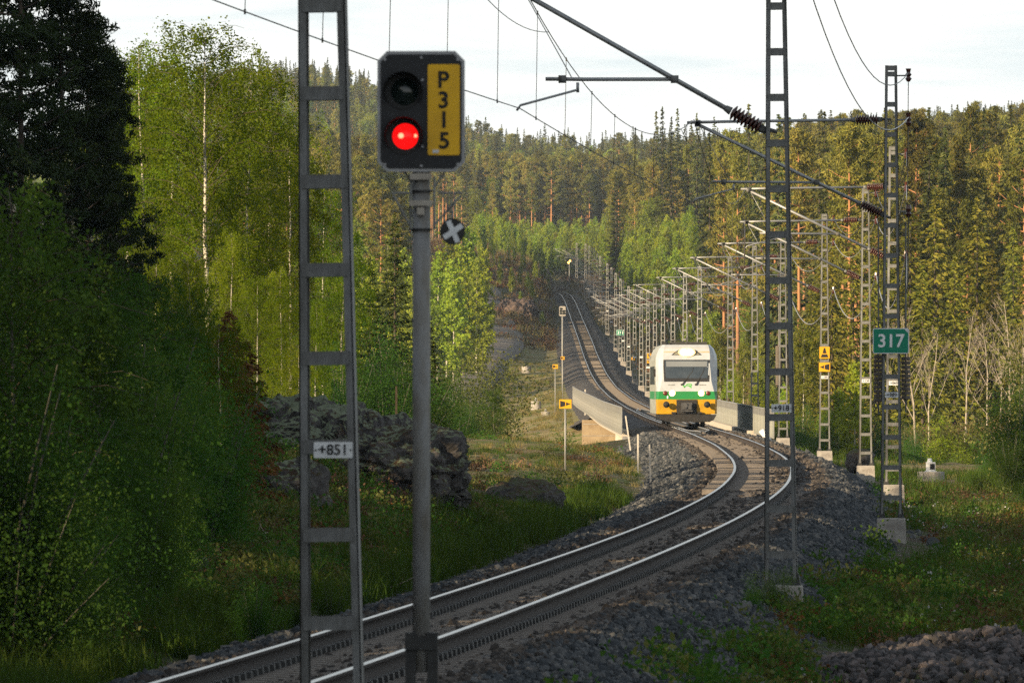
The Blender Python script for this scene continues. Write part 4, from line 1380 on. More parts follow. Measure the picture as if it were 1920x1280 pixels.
for (tx, ty, tz, t0_, t1_) in ((3.5, 139, 3, 20, 48), (7.5, 210, 3, 27, 52), (2.5, 165, 1, 21, 46), (6.0, 238, 1, 30, 50)):  # unseen trees added along sun rays to shade the near masts and track
    for _ in range(26):
        t = ro.uniform(t0_, t1_)
        off.append((ro.choice(['spruce', 'pine', 'spruce']), tx - .72 * t + ro.uniform(-3, 3), ty - .69 * t + ro.uniform(-3, 3), ro.uniform(12, 16)))
mass += off
mP = []; mS = []; mI = []
for (kind, X, Y, h) in mass:
    i, H = pidx[kind][rf.randrange(len(pidx[kind]))]
    mP.append((X, Y, hg(X, Y) - .1)); s = h / H; mS.append((s * rf.uniform(.9, 1.15), s * rf.uniform(.9, 1.15), s)); mI.append(i)
mR = np.zeros((len(mP), 3)); mR[:, 2] = rng.uniform(0, 6.28, len(mP))
scatter('forest', mP, mR, mS, mI, protos)


# ------------------------------------------------------------------ rocks
def rock(name, label, c, size, m, seed, rz=0.0, sub=5, rough=.32, freq=1.1, layer=.0, group=None, cat='rock'):
    bm = bmesh.new(); bmesh.ops.create_icosphere(bm, subdivisions=sub, radius=1.0)
    o = Vector((seed * 7.3, seed * 3.1, seed * 1.7))
    S = Vector(size); big = max(size)
    for v in bm.verts:
        bx = [math.copysign(abs(a) ** .72, a) for a in v.co]
        p = Vector((bx[0] * S.x, bx[1] * S.y, bx[2] * S.z)); n = v.co.normalized()
        q = p * freq + o
        dist, pts = noise.voronoi(q * .85 + Vector((0, 0, p.z * .8)))
        tone = noise.cell(pts[0] * 3.7)
        crack = min(1.0, (dist[1] - dist[0]) * 4.0)
        d = rough * (noise.fractal(q, .8, 2.1, 5) * .40 + tone * .20 - .22 * (1 - crack) - .05) * min(1.0, big)
        d += rough * .16 * (noise.noise(q * 4.3) + .6 * abs(noise.noise(q * 9.1)))
        if layer:
            d += layer * (math.sin(p.z * 9 + noise.noise(q) * 3) * .5)
        v.co = p + n * d
    me = bpy.data.meshes.new(name); bm.to_mesh(me); bm.free(); me.materials.append(m)
    o_ = ob(name, me, None, c, (0, 0, rz), label=label, category=cat, group=group)
    return o_


def rock_px(label, x0, x1, ytop, Y, depth, hgt, m, seed, **k):
    xc = (x0 + x1) / 2; p = U(xc, ytop, Y); hw = (x1 - x0) / 2 * Y / F
    return rock('rock_outcrop', label, (p.x, Y, p.z - hgt), (hw, depth, hgt), m, seed, **k)


rock_px('big grey outcrop covered with pale lichen behind the +851 mast', 385, 712, 746, 197, 4.2, 1.15, M['rock'], 3, sub=6, rough=.6, layer=.08)
rock_px('dark rounded outcrop behind the signal pole, right of the lichen rock', 590, 872, 797, 193, 3.2, .95, M['rockl'], 5, sub=6, rough=.55, layer=.06)
rock_px('low broken rock at the foot of the lichen rock', 470, 620, 872, 178, 1.1, .7, M['rockl'], 8, rough=.4)
rock_px('dark flat slab of rock on the clearing edge', 905, 1055, 902, 238, 1.6, .4, M['rockd'], 11, sub=5, rough=.3)
rock_px('grey angular stone at the right edge of the left thicket', 352, 398, 1040, 148, .3, .35, M['rockl'], 17, sub=3, rough=.3)
rock_px('low boulder on the meadow behind the +120 mast', 1585, 1640, 842, 360, .7, .4, M['rockd'], 19, sub=4, rough=.2)
rock_px('pale rock face right of the far masts', 1158, 1186, 500, 1480, 3, 3.5, M['rockl'], 23, sub=4, rough=.6)
rock_px('rocky wall of the cutting left of the far track', 1000, 1038, 566, 1500, 9, 3.0, M['rockr'], 29, sub=5, rough=.8, layer=.2)
rock_px('rock wall left of the track at the end of the cutting', 985, 1036, 500, 1760, 25, 5.0, M['rockr'], 31, sub=5, rough=1.0, layer=.2)
rock_px('broken rock beside the gravel road bend', 930, 1010, 560, 1440, 8, 2.6, M['rockr'], 37, sub=5, rough=.9)
for i, (px, py, Y) in enumerate(((520, 905, 172), (600, 940, 165), (450, 930, 168), (690, 965, 168), (755, 985, 166), (640, 1000, 156), (540, 985, 158), (705, 890, 182))):
    s = (.2, .16, .28, .15, .18, .12, .14, .22)[i]
    p = U(px, py, Y)
    rock('boulder', 'small grey stone lying on the brushy slope below the lichen rock', (p.x, Y, hg(p.x, Y) + s * .25), (s * 1.3, s, s * .8), M['rockl'], 50 + i, sub=3, rough=.35, group='stones below the lichen rock', cat='stone')
from_left([o for o in COL.objects if o.name.startswith('boulder')], 'small grey stone on the brushy slope below the lichen rock')

# fallen pale branches on the slope
for i in range(34):
    px = rf.uniform(440, 830); Y = rf.uniform(150, 185)
    p = U(px, 900, Y); x = p.x; z = hg(x, Y)
    mb = MB(); L = rf.uniform(.25, .75); az = rf.uniform(-.6, .6) + (3.14 if rf.random() < .5 else 0); q = Vector((0, 0, 0)); pts = [q.copy()]
    el = rf.uniform(-.35, .35)
    for k in range(5):
        q += Vector((math.cos(az + rf.uniform(-.3, .3)), .5 * math.sin(az) + rf.uniform(-.2, .2), math.sin(el + rf.uniform(-.4, .4)))) * L / 5; pts.append(q.copy())
    mb.tube(pts, [.013 * (1 - .14 * k) for k in range(6)], 5)
    for k in (2, 3, 4):
        mb.tube([pts[k], pts[k] + Vector((rf.uniform(-.2, .2), rf.uniform(-.1, .1), rf.uniform(0, .25)))], [.008, .003], 4)
    o = ob('fallen_branch', mb.mesh('fallen_branch', [M['bark_dead']], True), None, (x, Y, z + .06))
    tag(o, 'pale dead branch lying on the brushy slope left of the track', 'branch', 'dead branches on the slope')
    S_.append(o)
from_left(S_, 'pale dead branch on the brushy slope'); S_ = []

# heap of stones in the lower right corner
def heap():
    e = thing('gravel_heap', 'heap of coarse broken stone in the lower right corner', 'gravel heap', (5.5, 114, hg(5.5, 114)))
    r = np.random.default_rng(77)
    ctr = e.location
    mesh = [stone_mesh(90 + k, M['stone2'], .3) for k in range(6)]
    n = 5200; P = []; S = []
    ax, ay, hh = 2.3, 12, .52
    for _ in range(n):
        a, b = r.uniform(-1, 1), r.uniform(-1, 1)
        if a * a + b * b > 1:
            continue
        x = ctr.x + a * ax; y = ctr.y + b * ay
        z = hg(x, y) + hh * (1 - a * a - b * b) ** .8 * (1 + .25 * math.sin(a * 5 + b * 4)) + r.normal(0, .015)
        P.append((x, y, z)); S.append(.085 * math.exp(r.normal(0, .3)))
    order = np.argsort([p[1] - 6 * s for p, s in zip(P, S)])
    for k in order[:300]:
        s = S[k] * 1.05
        o = ob('stone', mesh[k % 6], e, Vector(P[k]) - ctr, tuple(r.uniform(0, 6.28, 3))); o.scale = (s * 1.2, s, s)
    rest = order[300:]
    Pr = np.array([Vector(P[k]) - ctr for k in rest]); n = len(rest)
    scatter('stones', Pr, r.uniform(0, 6.28, (n, 3)), np.array([[S[k] * 1.15, S[k], S[k]] for k in rest]), r.integers(0, 6, n), mesh, e)


heap()

# gravel road on the left of the valley
def road():
    ctl = [(905, 700, 960), (870, 690, 985), (880, 665, 1080), (925, 645, 1200), (952, 632, 1290), (945, 612, 1370), (925, 596, 1430), (905, 578, 1500)]
    ctl = [(U(px, py, Y).x, Y) for px, py, Y in ctl]
    cy = np.array([c[1] for c in ctl]); cx = np.array([c[0] for c in ctl])
    Y = np.arange(900, 1500, 3.0); X = np.interp(Y, cy, cx)
    X = np.convolve(np.pad(X, 12, 'edge'), np.ones(25) / 25, 'valid')
    o = np.array([-2.2, -1.6, -.6, .6, 1.6, 2.2]); XX = X[:, None] + o[None, :]; YY = np.repeat(Y[:, None], 6, 1)
    Z = HG(XX.ravel(), YY.ravel(), False).reshape(XX.shape)
    Z = Z.mean(1, keepdims=True) * .5 + Z * .5 + np.array([.1, .55, .62, .62, .55, .1])[None, :]
    V = np.stack([XX, YY, Z], -1).reshape(-1, 3); nr = len(Y)
    i = (np.arange(nr - 1)[:, None] * 6 + np.arange(5)[None, :]).ravel()
    ob('gravel_road', mesh_np('gravel_road', V, quads=np.stack([i, i + 1, i + 7, i + 6], 1), mats=[M['road']], smooth=True), kind='structure')


road()

# ------------------------------------------------------------------ lettering
FONTS = {}


def text_mesh(s, size, m, bold=0.0, spacing=1.0, depth=.003):
    key = (s, size, m.name, bold)
    if key in FONTS:
        return FONTS[key]
    cu = bpy.data.curves.new('lettering', 'FONT')
    cu.body = s; cu.size = size; cu.align_x = 'CENTER'; cu.align_y = 'CENTER'; cu.extrude = depth; cu.offset = bold; cu.space_character = spacing; cu.resolution_u = 4
    o = bpy.data.objects.new('lettering', cu); COL.objects.link(o)
    dg = bpy.context.evaluated_depsgraph_get(); dg.update()
    me = bpy.data.meshes.new_from_object(o.evaluated_get(dg))
    bpy.data.objects.remove(o); bpy.data.curves.remove(cu)
    me.transform(Matrix(((1, 0, 0, 0), (0, 0, -1, 0), (0, 1, 0, 0), (0, 0, 0, 1))))
    me.materials.clear(); me.materials.append(m); me.name = 'lettering'
    FONTS[key] = me
    return me


def plate_mesh(w, h, t, m, r=.0, edge=None, ew=.02):
    """a sign plate facing -Y with rounded corners; an edge colour shows as a border"""
    def rr(w, h, r):
        if r <= 0:
            return [(-w / 2, -h / 2), (w / 2, -h / 2), (w / 2, h / 2), (-w / 2, h / 2)]
        pts = []
        for cx, cz, a0 in ((w / 2 - r, -h / 2 + r, -90), (w / 2 - r, h / 2 - r, 0), (-w / 2 + r, h / 2 - r, 90), (-w / 2 + r, -h / 2 + r, 180)):
            for k in range(4):
                a = R(a0 + 30 * k); pts.append((cx + r * math.cos(a), cz + r * math.sin(a)))
        return pts
    mb = MB(); mb.prism(rr(w, h, r), 'y', 0, t, 0)
    mats = [m]
    if edge:
        mb.prism(rr(w - 2 * ew, h - 2 * ew, max(0, r - ew)), 'y', -.003, .001, 1); mats = [edge, m]
    return mb.mesh('plate', mats)


# ------------------------------------------------------------------ lattice masts with cantilevers
def insulator_mesh(L=.62, rad=.105, ribs=8):
    mb = MB(); pts = []; rr = []
    for k in range(ribs):
        z = L * (.16 + .68 * k / ribs)
        for dz, q in ((0, .35), (.015, 1.0), (.03, .95), (.055, .38)):
            pts.append((0, 0, z + dz * L / .62)); rr.append(rad * q)
    mb.tube(pts, rr, 10, 0)
    mb.tube([(0, 0, 0), (0, 0, L * .16)], [.045, .055], 8, 1); mb.tube([(0, 0, L * .86), (0, 0, L)], [.055, .04], 8, 1)
    return mb.mesh('insulator', [M['insul'], M['galv_dirty']], True)


INS = insulator_mesh()


def orient(o, a, b):
    a = Vector(a); b = Vector(b)
    o.location = a; o.rotation_euler = (b - a).to_track_quat('Z', 'Y').to_euler()


def leg_mesh(side, zb, zt, wb, wt, w=.056, far=False):
    mb = MB()
    x0, x1 = side * (wb - w) / 2, side * (wt - w) / 2
    if far:
        mb.tube([(x0, 0, zb), (x1, 0, zt)], [w * .8, w * .72], 4)
    else:
        dpt = .11
        # channel: web outside, two flanges
        for (cx, sx, cy, sy) in ((side * (w / 2 - .005), .01, 0, dpt * 2), (0, w, -dpt + .005, .01), (0, w, dpt - .005, .01)):
            v = []
            for z, xo in ((zb, x0), (zt, x1)):
                for ax, ay in ((-1, -1), (1, -1), (1, 1), (-1, 1)):
                    v.append((xo + cx + ax * sx / 2, cy + ay * sy / 2, z))
            mb.add(v, [(0, 1, 5, 4), (1, 2, 6, 5), (2, 3, 7, 6), (3, 0, 4, 7), (0, 3, 2, 1), (4, 5, 6, 7)])
    return mb.mesh('leg', [M['galv_dirty'] if not far else M['galv']])


def cantilever_mesh(b, far=False):
    mb = MB(); n = 5 if far else 9; q_ = .8 if far else 1.0
    ap = (-b - .3, 0, 7.5)
    mb.tube([(-.78, 0, 7.55), (-b + .35, 0, 7.52), (-b - .42, 0, 7.5)], .030 * q_, n)
    lo = Vector((-.66, 0, 5.93)); apv = Vector((-b - .22, 0, 7.47))
    mb.tube([lo, apv], .034 * q_, n)
    dirv = (apv - lo).normalized()
    p = lo + dirv * ((6.32 - lo.z) / dirv.z + .0)
    mb.tube([p, (-b + .62, 0, 6.33), (-b + .08, 0, 6.34)], .026, n)
    s0 = Vector((-b + .50, 0, 6.29))
    mb.tube([s0, s0 + Vector((0, 0, -.13))], .02, n)
    mb.tube([s0 + Vector((-.02, 0, -.1)), s0 + Vector((-.75, 0, -.29)), s0 + Vector((-.80, 0, -.36))], .016, n)
    if not far:
        mb.tube([apv + Vector((.05, 0, -.03)), (-b + .42, 0, 6.36)], .007, 5)
        for q in (apv, Vector((-b + .30, 0, 6.335)), Vector(p), Vector((-b - .2, 0, 7.5))):
            mb.box(q, (.10, .09, .10), 1)
    return mb.mesh('cantilever', [M['tube'], M['galv_dirty']], True)


def found_mesh(w):
    mb = MB(); v = []
    for z, s in ((-1.35, 1.12), (-.30, 1.0), (-.28, .95)):
        for ax, ay in ((-1, -1), (1, -1), (1, 1), (-1, 1)):
            v.append((ax * w / 2 * s, ay * w / 2 * s, z))
    f = [(8, 9, 10, 11)]
    for l in (0, 4):
        for k in range(4):
            f.append((l + k, l + (k + 1) % 4, l + 4 + (k + 1) % 4, l + 4 + k))
    mb.add(v, f)
    return mb.mesh('foundation', [M['concrete']])


FOUND = found_mesh(.56)
FEET = MB()
for s in (-1, 1):
    FEET.add([(s * .19 - .07, -.12, -.28), (s * .19 + .07, -.12, -.28), (s * .19 + .07, .12, -.28), (s * .19 - .07, .12, -.28), (s * .185 - .045, -.1, -.12), (s * .185 + .045, -.1, -.12), (s * .185 + .045, .1, -.12), (s * .185 - .045, .1, -.12)],
             [(0, 1, 5, 4), (1, 2, 6, 5), (2, 3, 7, 6), (3, 0, 4, 7), (4, 5, 6, 7)])
FEETM = FEET.mesh('base_shoe', [M['steeldark']])
ZT = 8.62
FARLAT = None
LEGS = {s: leg_mesh(s, -.26, ZT, .43, .235) for s in (-1, 1)}
FLEGS = {s: leg_mesh(s, -.26, ZT, .43, .235, far=True) for s in (-1, 1)}
CANTM = {}


def mast(Y, X, label, near=True, group=None, cant=True, top=True, step=.595):
    p, rz, _ = line_frame(Y)
    b = (X - float(XC(Y))) * math.cos(heading(Y))
    e = thing('catenary_mast', label, 'catenary mast', (X, Y, float(RZ(Y))), rz, group)
    for s in (-1, 1):
        ob('leg', (LEGS if near else FLEGS)[s], e)
    zs = list(np.arange(.12, ZT - .1, step)) + [ZT - .05]
    if near:
        for z in zs:
            w = .43 + (.235 - .43) * (z + .26) / (ZT + .26) - .05
            if ('batt', round(z, 3)) not in CANTM:
                CANTM[('batt', round(z, 3))] = MB().box((0, 0, 0), (w, .012, .092)).mesh('batten', [M['galv_dirty']])
            for y in (-.113, .113):
                ob('batten', CANTM[('batt', round(z, 3))], e, (0, y, z))
    else:
        if 'lat' not in CANTM:
            mb = MB()
            for z in zs:
                w = .43 + (.235 - .43) * (z + .26) / (ZT + .26) - .05
                mb.box((0, 0, z), (w, .08, .085))
            CANTM['lat'] = mb.mesh('battens', [M['galv']])
        ob('battens', CANTM['lat'], e)
    ob('foundation', FOUND, e)
    if near:
        ob('base_shoe', FEETM, e)
    if cant:
        bb = max(3.1, round(min(b + .3, 3.6) * 10) / 10)
        if (bb, near) not in CANTM:
            CANTM[(bb, near)] = cantilever_mesh(bb, not near)
        c = ob('cantilever', CANTM[(bb, near)], e)
        i1 = ob('insulator', INS, c); orient(i1, (-.17, 0, 7.56), (-.8, 0, 7.55))
        ld = (Vector((-bb - .22, 0, 7.47)) - Vector((-.66, 0, 5.93))).normalized()
        i2 = ob('insulator', INS, c); orient(i2, Vector((-.66, 0, 5.93)) - ld * .60, Vector((-.66, 0, 5.93)))
        bra = MB()
        bra.tube([(0, 0, 7.56), (-.2, 0, 7.56)], .03, 6); bra.tube([(0, 0, 5.62), (-.2, 0, 5.68)], .03, 6)
        if 'bra' not in CANTM:
            CANTM['bra'] = bra.mesh('bracket', [M['galv_dirty']])
        ob('bracket', CANTM['bra'], e)
        e['b'] = bb
    if top:
        if 'ri' not in CANTM:
            mb = MB()
            for z in (8.42, 7.55):
                mb.tube([(.12, 0, z), (.34, 0, z)], .016, 5, 0)
                mb.tube([(.34, 0, z - .12), (.34, 0, z - .06), (.34, 0, z - .02), (.34, 0, z + .02), (.34, 0, z + .06), (.34, 0, z + .14)], [.03, .065, .035, .065, .035, .055], 8, 1)
            mb.tube([(.12, 0, 5.75), (.34, 0, 5.75)], .016, 5, 0)
            mb.tube([(.34, 0, 5.63), (.34, 0, 5.70), (.34, 0, 5.74), (.34, 0, 5.80), (.34, 0, 5.88)], [.03, .065, .035, .065, .05], 8, 1)
            CANTM['ri'] = mb.mesh('return_wire_insulators', [M['galv'], M['insul']])
        ob('return_wire_insulators', CANTM['ri'], e)
    return e


masts = []
NEAR = [(72, 624, '+851', 843), (139, 1464, '+918', 765), (210, 1671, '+989', 740), (281, 1675, '+060', 718), (341, 1623, '+120', 714), (401, 1546, '+180', 707), (461, 1468, None, 0), (521, 1415, None, 0), (581, 1369, None, 0)]
PL = {'+851': 'the nearest mast at the left', '+918': 'the tall mast right of the train', '+989': 'the mast with the green 317 sign', '+060': 'the mast seen through the 317 mast', '+120': 'the mast left of the 317 mast', '+180': 'the mast with two yellow signs'}
DESC = {'+851': 'nearest grey lattice mast at the left, carrying the +851 plate', '+918': 'tall lattice mast right of the train carrying the +918 plate', '+989': 'lattice mast carrying the green 317 sign and the +989 plate',
        '+060': 'lattice mast seen right behind the 317 mast, carrying the +060 plate', '+120': 'lattice mast with the +120 plate on a concrete block', '+180': 'lattice mast with two yellow signs and the +180 plate'}
D2 = ['lattice mast with counterweights seen behind the +918 mast', 'lattice mast standing before the right bridge parapet beside the train', 'lattice mast closest to the right side of the train']
for k, (Y, px, num, py) in enumerate(NEAR):
    X = (px - 960) * Y / F
    m_ = mast(Y, X, DESC[num] if num else D2[k - 6], True, top=Y > 150)
    m_.rotation_euler.y = {72: R(-.8), 139: R(-.45)}.get(Y, 0)
    masts.append((Y, m_))
    if num:
        hgt = CAMZ + (HY - py) * Y / F
        s = ob('number_plate', plate_mesh(.262, .108, .006, M['white'], .008), None, (X + .005, Y - .135, hgt), (0, 0, 0))
        tag(s, 'white plate reading %s on %s' % (num, PL[num]), 'number plate')
        ob('lettering', text_mesh('+' + num[1:], .098, M['letters'], .0012), s, (0, -.004, 0))
        mb = MB()
        for sx in (-1, 1):
            mb.box((sx * .118, -.003, 0), (.014, .004, .008))
        ob('rivets', mb.mesh('rivets', [M['letters']]), s)
Y = 641; k = 0
while Y < 1925:
    X = float(XC(Y)) + 3.42
    d318 = abs(Y - 1210) < 1
    lb = 'small lattice mast carrying the green 318 sign far along the line' if d318 else 'small lattice mast, %s in the row behind the train' % ORD[k]
    m_ = mast(Y, X, lb, False, 'masts in the row behind the train')
    masts.append((Y, m_))
    if 640 < Y < 1400 and not d318:
        s = ob('number_plate', plate_mesh(.30, .13, .006, M['white']), None, (m_.location.x, Y - .14, m_.location.z + 2.1 + .3 * math.sin(Y)))
        tag(s, 'tiny white plate on the %s mast of the row behind the train' % ORD[k], 'number plate', 'number plates of the distant masts')
    Y += 60 if Y != 1181 else 29
    if 1205 < Y < 1215:
        Y = 1210
    k += 1

# counterweights
def weights(Y, px, dx, label, z0, z1, w=1.0):
    p, rz, _ = line_frame(Y); X = (px - 960) * Y / F
    e = thing('counterweight_stack', label, 'counterweight', (X + dx, Y + .35, float(RZ(Y))), rz)
    n = int((z1 - z0) / .085)
    mb = MB(); mb.tube([(0, 0, z0 - .25), (0, 0, z1 + 2.6)], .018, 6); ob('rod', mb.mesh('rod', [M['galv_dirty']]), e)
    if 'wt' not in CANTM:
        mb = MB(); mb.tube([(0, 0, .002), (0, 0, .012), (0, 0, .066), (0, 0, .076)], [.13, .145, .145, .13], 12); CANTM['wt'] = mb.mesh('weight', [M['rust']])
    for k in range(n):
        o = ob('weight', CANTM['wt'], e, (0, 0, z0 + k * .085)); o.scale = (w, w, 1)


weights(210, 1671, -.24, 'stack of concrete weights left below the 317 sign', 2.0, 2.95, .62)
weights(210, 1671, .30, 'stack of concrete weights right below the 317 sign', 2.05, 2.95, .62)
weights(461, 1468, -.17, 'left stack of brown weights on the mast behind +918', 2.0, 3.7)
weights(461, 1468, .24, 'right stack of brown weights on the mast behind +918', 2.0, 3.7)

# ------------------------------------------------------------------ wires
def mpoint(m_, lx, lz):
    c, s = math.cos(m_.rotation_euler.z), math.sin(m_.rotation_euler.z)
    return Vector((m_.location.x + lx * c, m_.location.y + lx * s, m_.location.z + lz))


def span(a, b, sag, n=14):
    return [a.lerp(b, k / n) - Vector((0, 0, sag * 4 * (k / n) * (1 - k / n))) for k in range(n + 1)]


ol = thing('overhead_line', 'thin contact and carrier wires running above the track', 'overhead line', (0, 0, 0))
MS = [(0.0, None)] + masts
cp = []; mp = []
for Y, m_ in MS:
    if m_ is None:
        p, rz, _ = line_frame(2.0); cp.append(p + Vector((-.6, 0, 5.92))); mp.append(p + Vector((-.4, 0, 7.45)))
    else:
        b = m_['b']; cp.append(mpoint(m_, -b - .30, 5.93)); mp.append(mpoint(m_, -b - .28, 7.56))
cw = MB(); mw = MB(); fard = MB()
for k in range(len(cp) - 1):
    Y = MS[k][0]; n = 5 if Y < 600 else 3; rad = .0075 if Y < 300 else .009
    A = span(cp[k], cp[k + 1], .06, 12); B = span(mp[k], mp[k + 1], .95, 24)
    cw.tube(A, rad, n, cap=False); mw.tube(B, rad, n, cap=False)
    L = (cp[k + 1] - cp[k]).length; nd = 8
    for j in range(nd):
        t = (j + .5) / nd
        a = cp[k].lerp(cp[k + 1], t) - Vector((0, 0, .06 * 4 * t * (1 - t))); c = mp[k].lerp(mp[k + 1], t) - Vector((0, 0, .95 * 4 * t * (1 - t)))
        if Y < 480:
            mb = MB(); mb.tube([a, c], .0045, 4); mb.box(a, (.02, .03, .05)); mb.box(c, (.02, .03, .05))
            ob('dropper', mb.mesh('dropper', [M['wire']]), ol)
        else:
            fard.tube([a, c], .004, 3, cap=False)
ob('contact_wire', cw.mesh('contact_wire', [M['wire']], fix=False), ol)
ob('carrier_wire', mw.mesh('carrier_wire', [M['wire']], fix=False), ol)
o = ob('droppers', fard.mesh('droppers', [M['wire']], fix=False), ol, kind='stuff')
# stitch wires at the nearest supports
st = MB()
for k in (1, 2, 3, 4):
    a = mp[k].lerp(mp[k - 1], .11) - Vector((0, 0, .95 * 4 * .11 * .89)); b = mp[k].lerp(mp[k + 1], .11) - Vector((0, 0, .95 * 4 * .11 * .89))
    st.tube(span(a, b, .14, 10), .006, 5, cap=False)
ob('stitch_wire', st.mesh('stitch_wire', [M['wire']], fix=False), ol)
for zz, sag, lb in ((8.48, 1.0, 'upper return wire sagging between the mast tops on the field side'), (7.60, .9, 'middle return wire sagging between the masts on the field side'), (5.80, 1.25, 'lower bright return wire looping between the masts')):
    mb = MB(); pts = [Vector((-1.2 + .34, 8, zz))] + [mpoint(m_, .34, zz) for Y, m_ in masts]
    for k in range(len(pts) - 1):
        if zz < 6 and k < 3:
            continue
        mb.tube(span(pts[k], pts[k + 1], sag, 16), (.009 if k < 4 else .012) if zz > 6 else .016, 5 if k < 9 else 3, cap=False)
    o = ob('return_wire', mb.mesh('return_wire', [M['wirel'] if zz < 7.9 else M['wire']], fix=False)); tag(o, lb, 'wire')

# ------------------------------------------------------------------ signs on masts and posts
def km_sign(Y, px, py, txt, label, wpx):
    w = wpx * Y / F; h = w * .70
    p = U(px, py, Y - .25)
    e = thing('kilometre_sign', label, 'sign', p)
    ob('plate', plate_mesh(w, h, .02, M['green_sign'], .04 * w / .7, M['white'], .018 * w / .7), e)
    ob('lettering', text_mesh(txt, h * .72, M['wletters'], .006 * w / .7, .98), e, (0, -.006, -.02 * h))
    mb = MB(); mb.add([(w / 2 - .14 * w, -.0075, h / 2 - .02 * h), (w / 2 - .02 * w, -.0075, h / 2 - .02 * h), (w / 2 - .02 * w, -.0075, h / 2 - .20 * h)], [(0, 2, 1)])
    ob('reflective_corner', mb.mesh('reflective_corner', [M['white']], fix=False), e)
    mb = MB()
    for z in (h * .46, -h * .46):
        mb.box((0, .04, z * .8), (.30 * w, .06, .03))
    ob('clamp', mb.mesh('clamp', [M['galv_dirty']]), e)


km_sign(210, 1670.5, 639, '317', 'green kilometre sign reading 317 on the right hand mast', 68)
km_sign(1210, 1163, 623.5, '318', 'small distant green kilometre sign reading 318', 15)


def tri(mb, pts, y, m=0):
    mb.prism(pts, 'y', y - .002, y, m)


def arrow_poly(w, h, d, split=True):
    """pointing right: trapezoid then triangle"""
    o = []
    o.append([(-w * .42, -h * .36), (-w * .02, -h * .22), (-w * .02, h * .22), (-w * .42, h * .36)])
    o.append([(w * .06, -h * .19), (w * .42, 0), (w * .06, h * .19)])
    return [[(x * d, z) for x, z in q] for q in o]


def yellow_sign(Y, px, py, wpx, hpx, label, kind, post=None, mat_='yellow'):
    w = wpx * Y / F; h = hpx * Y / F; p = U(px, py, Y - .16)
    base = Vector((p.x, p.y, p.z))
    if post:
        gz = hg(p.x, Y); base = Vector((p.x, Y, gz))
    e = thing('yellow_track_sign', label, 'sign', base)
    off = p - base; off.y = -.03 if post else 0
    ob('plate', plate_mesh(w, h, .008, M[mat_], .03 * w), e, off)
    mb = MB()
    if kind in ('right', 'left'):
        for q in arrow_poly(w, h, 1 if kind == 'right' else -1):
            tri(mb, q, -.001)
    elif kind == 'up':
        tri(mb, [(-w * .38, -h * .40), (w * .38, -h * .40), (w * .26, -h * .14), (-w * .26, -h * .14)], -.001)
        tri(mb, [(-w * .20, -h * .06), (w * .20, -h * .06), (w * .06, h * .40), (-w * .06, h * .40)], -.001)
    elif kind == 'down':
        tri(mb, [(-w * .28, h * .3), (0, -h * .3), (w * .28, h * .3)], -.001)
    ob('black_symbol', mb.mesh('black_symbol', [M['letters']]), e, off + Vector((0, -.002, 0)))
    if post:
        mb = MB(); mb.tube([(0, .02, -.15), (0, .02, off.z + h * .45)], post, 8); ob('post', mb.mesh('post', [M['galv']], True), e)


yellow_sign(401, 1546, 661, 19, 22, 'yellow sign with upright black symbol, upper of two on the +180 mast', 'up')
yellow_sign(401, 1546, 688, 21, 17, 'yellow sign with black arrow to the left, lower of two on the +180 mast', 'left')
yellow_sign(330, 1060, 757, 23, 17, 'yellow sign with black arrow on a grey post on the clearing', 'right', .03)
yellow_sign(760, 1041, 687, 10, 8, 'yellow arrow sign on a thin post beyond the clearing', 'right', .035)
yellow_sign(905, 1055, 671, 7, 6, 'small yellow sign on a post beside the far signal', 'right', .035)
yellow_sign(971, 1217, 667, 8, 10, 'yellow sign with pointer, upper of two just left of the train', 'down')
yellow_sign(971, 1217, 677, 9, 7, 'yellow sign with arrow, lower of two just left of the train', 'left')
yellow_sign(1091, 1187, 672, 6, 5, 'tiny yellow arrow sign on a far mast', 'left')


# ------------------------------------------------------------------ main signal
def octo(w, h, c):
    return [(-w / 2 + c, -h / 2), (w / 2 - c, -h / 2), (w / 2, -h / 2 + c), (w / 2, h / 2 - c), (w / 2 - c, h / 2), (-w / 2 + c, h / 2), (-w / 2, h / 2 - c), (-w / 2, -h / 2 + c)]


def hood_mesh(r, L, n=16):
    """visor: three quarters of a tube, cut back below"""
    mb = MB(); v = []; f = []
    for k in range(n + 1):
        a = R(-35) + R(250) * k / n
        c, s = math.cos(a), math.sin(a)
        ext = L * (.35 + .65 * max(0, (s + .6) / 1.6))
        for rr, y in ((r, 0), (r * 1.02, -ext), (r * .97, -ext), (r * .95, 0)):
            v.append((rr * c, y, rr * s))
    for k in range(n):
        for j in range(4):
            f.append((k * 4 + j, k * 4 + (j + 1) % 4, k * 4 + 4 + (j + 1) % 4, k * 4 + 4 + j))
    mb.add(v, f)
    return mb.mesh('hood', [M['black']], True)


def lens_mesh(r, m, core=None):
    mb = MB(); v = []; f = []; n = 24; rings = 5
    for i in range(rings):
        q = 1 - i / rings
        for k in range(n):
            a = 2 * math.pi * k / n; v.append((r * q * math.cos(a), -r * .35 * (1 - q * q), r * q * math.sin(a)))
    v.append((0, -r * .35, 0))
    for i in range(rings - 1):
        for k in range(n):
            f.append((i * n + k, i * n + (k + 1) % n, (i + 1) * n + (k + 1) % n, (i + 1) * n + k))
    for k in range(n):
        f.append(((rings - 1) * n + k, (rings - 1) * n + (k + 1) % n, len(v) - 1))
    mb.add(v, f)
    return mb.mesh('lens', [m], True)


def disc_mesh(r, m, t=.01, n=24):
    mb = MB(); mb.prism([(r * math.cos(2 * math.pi * k / n), r * math.sin(2 * math.pi * k / n)) for k in range(n)], 'y', -t, 0); return mb.mesh('disc', [m])


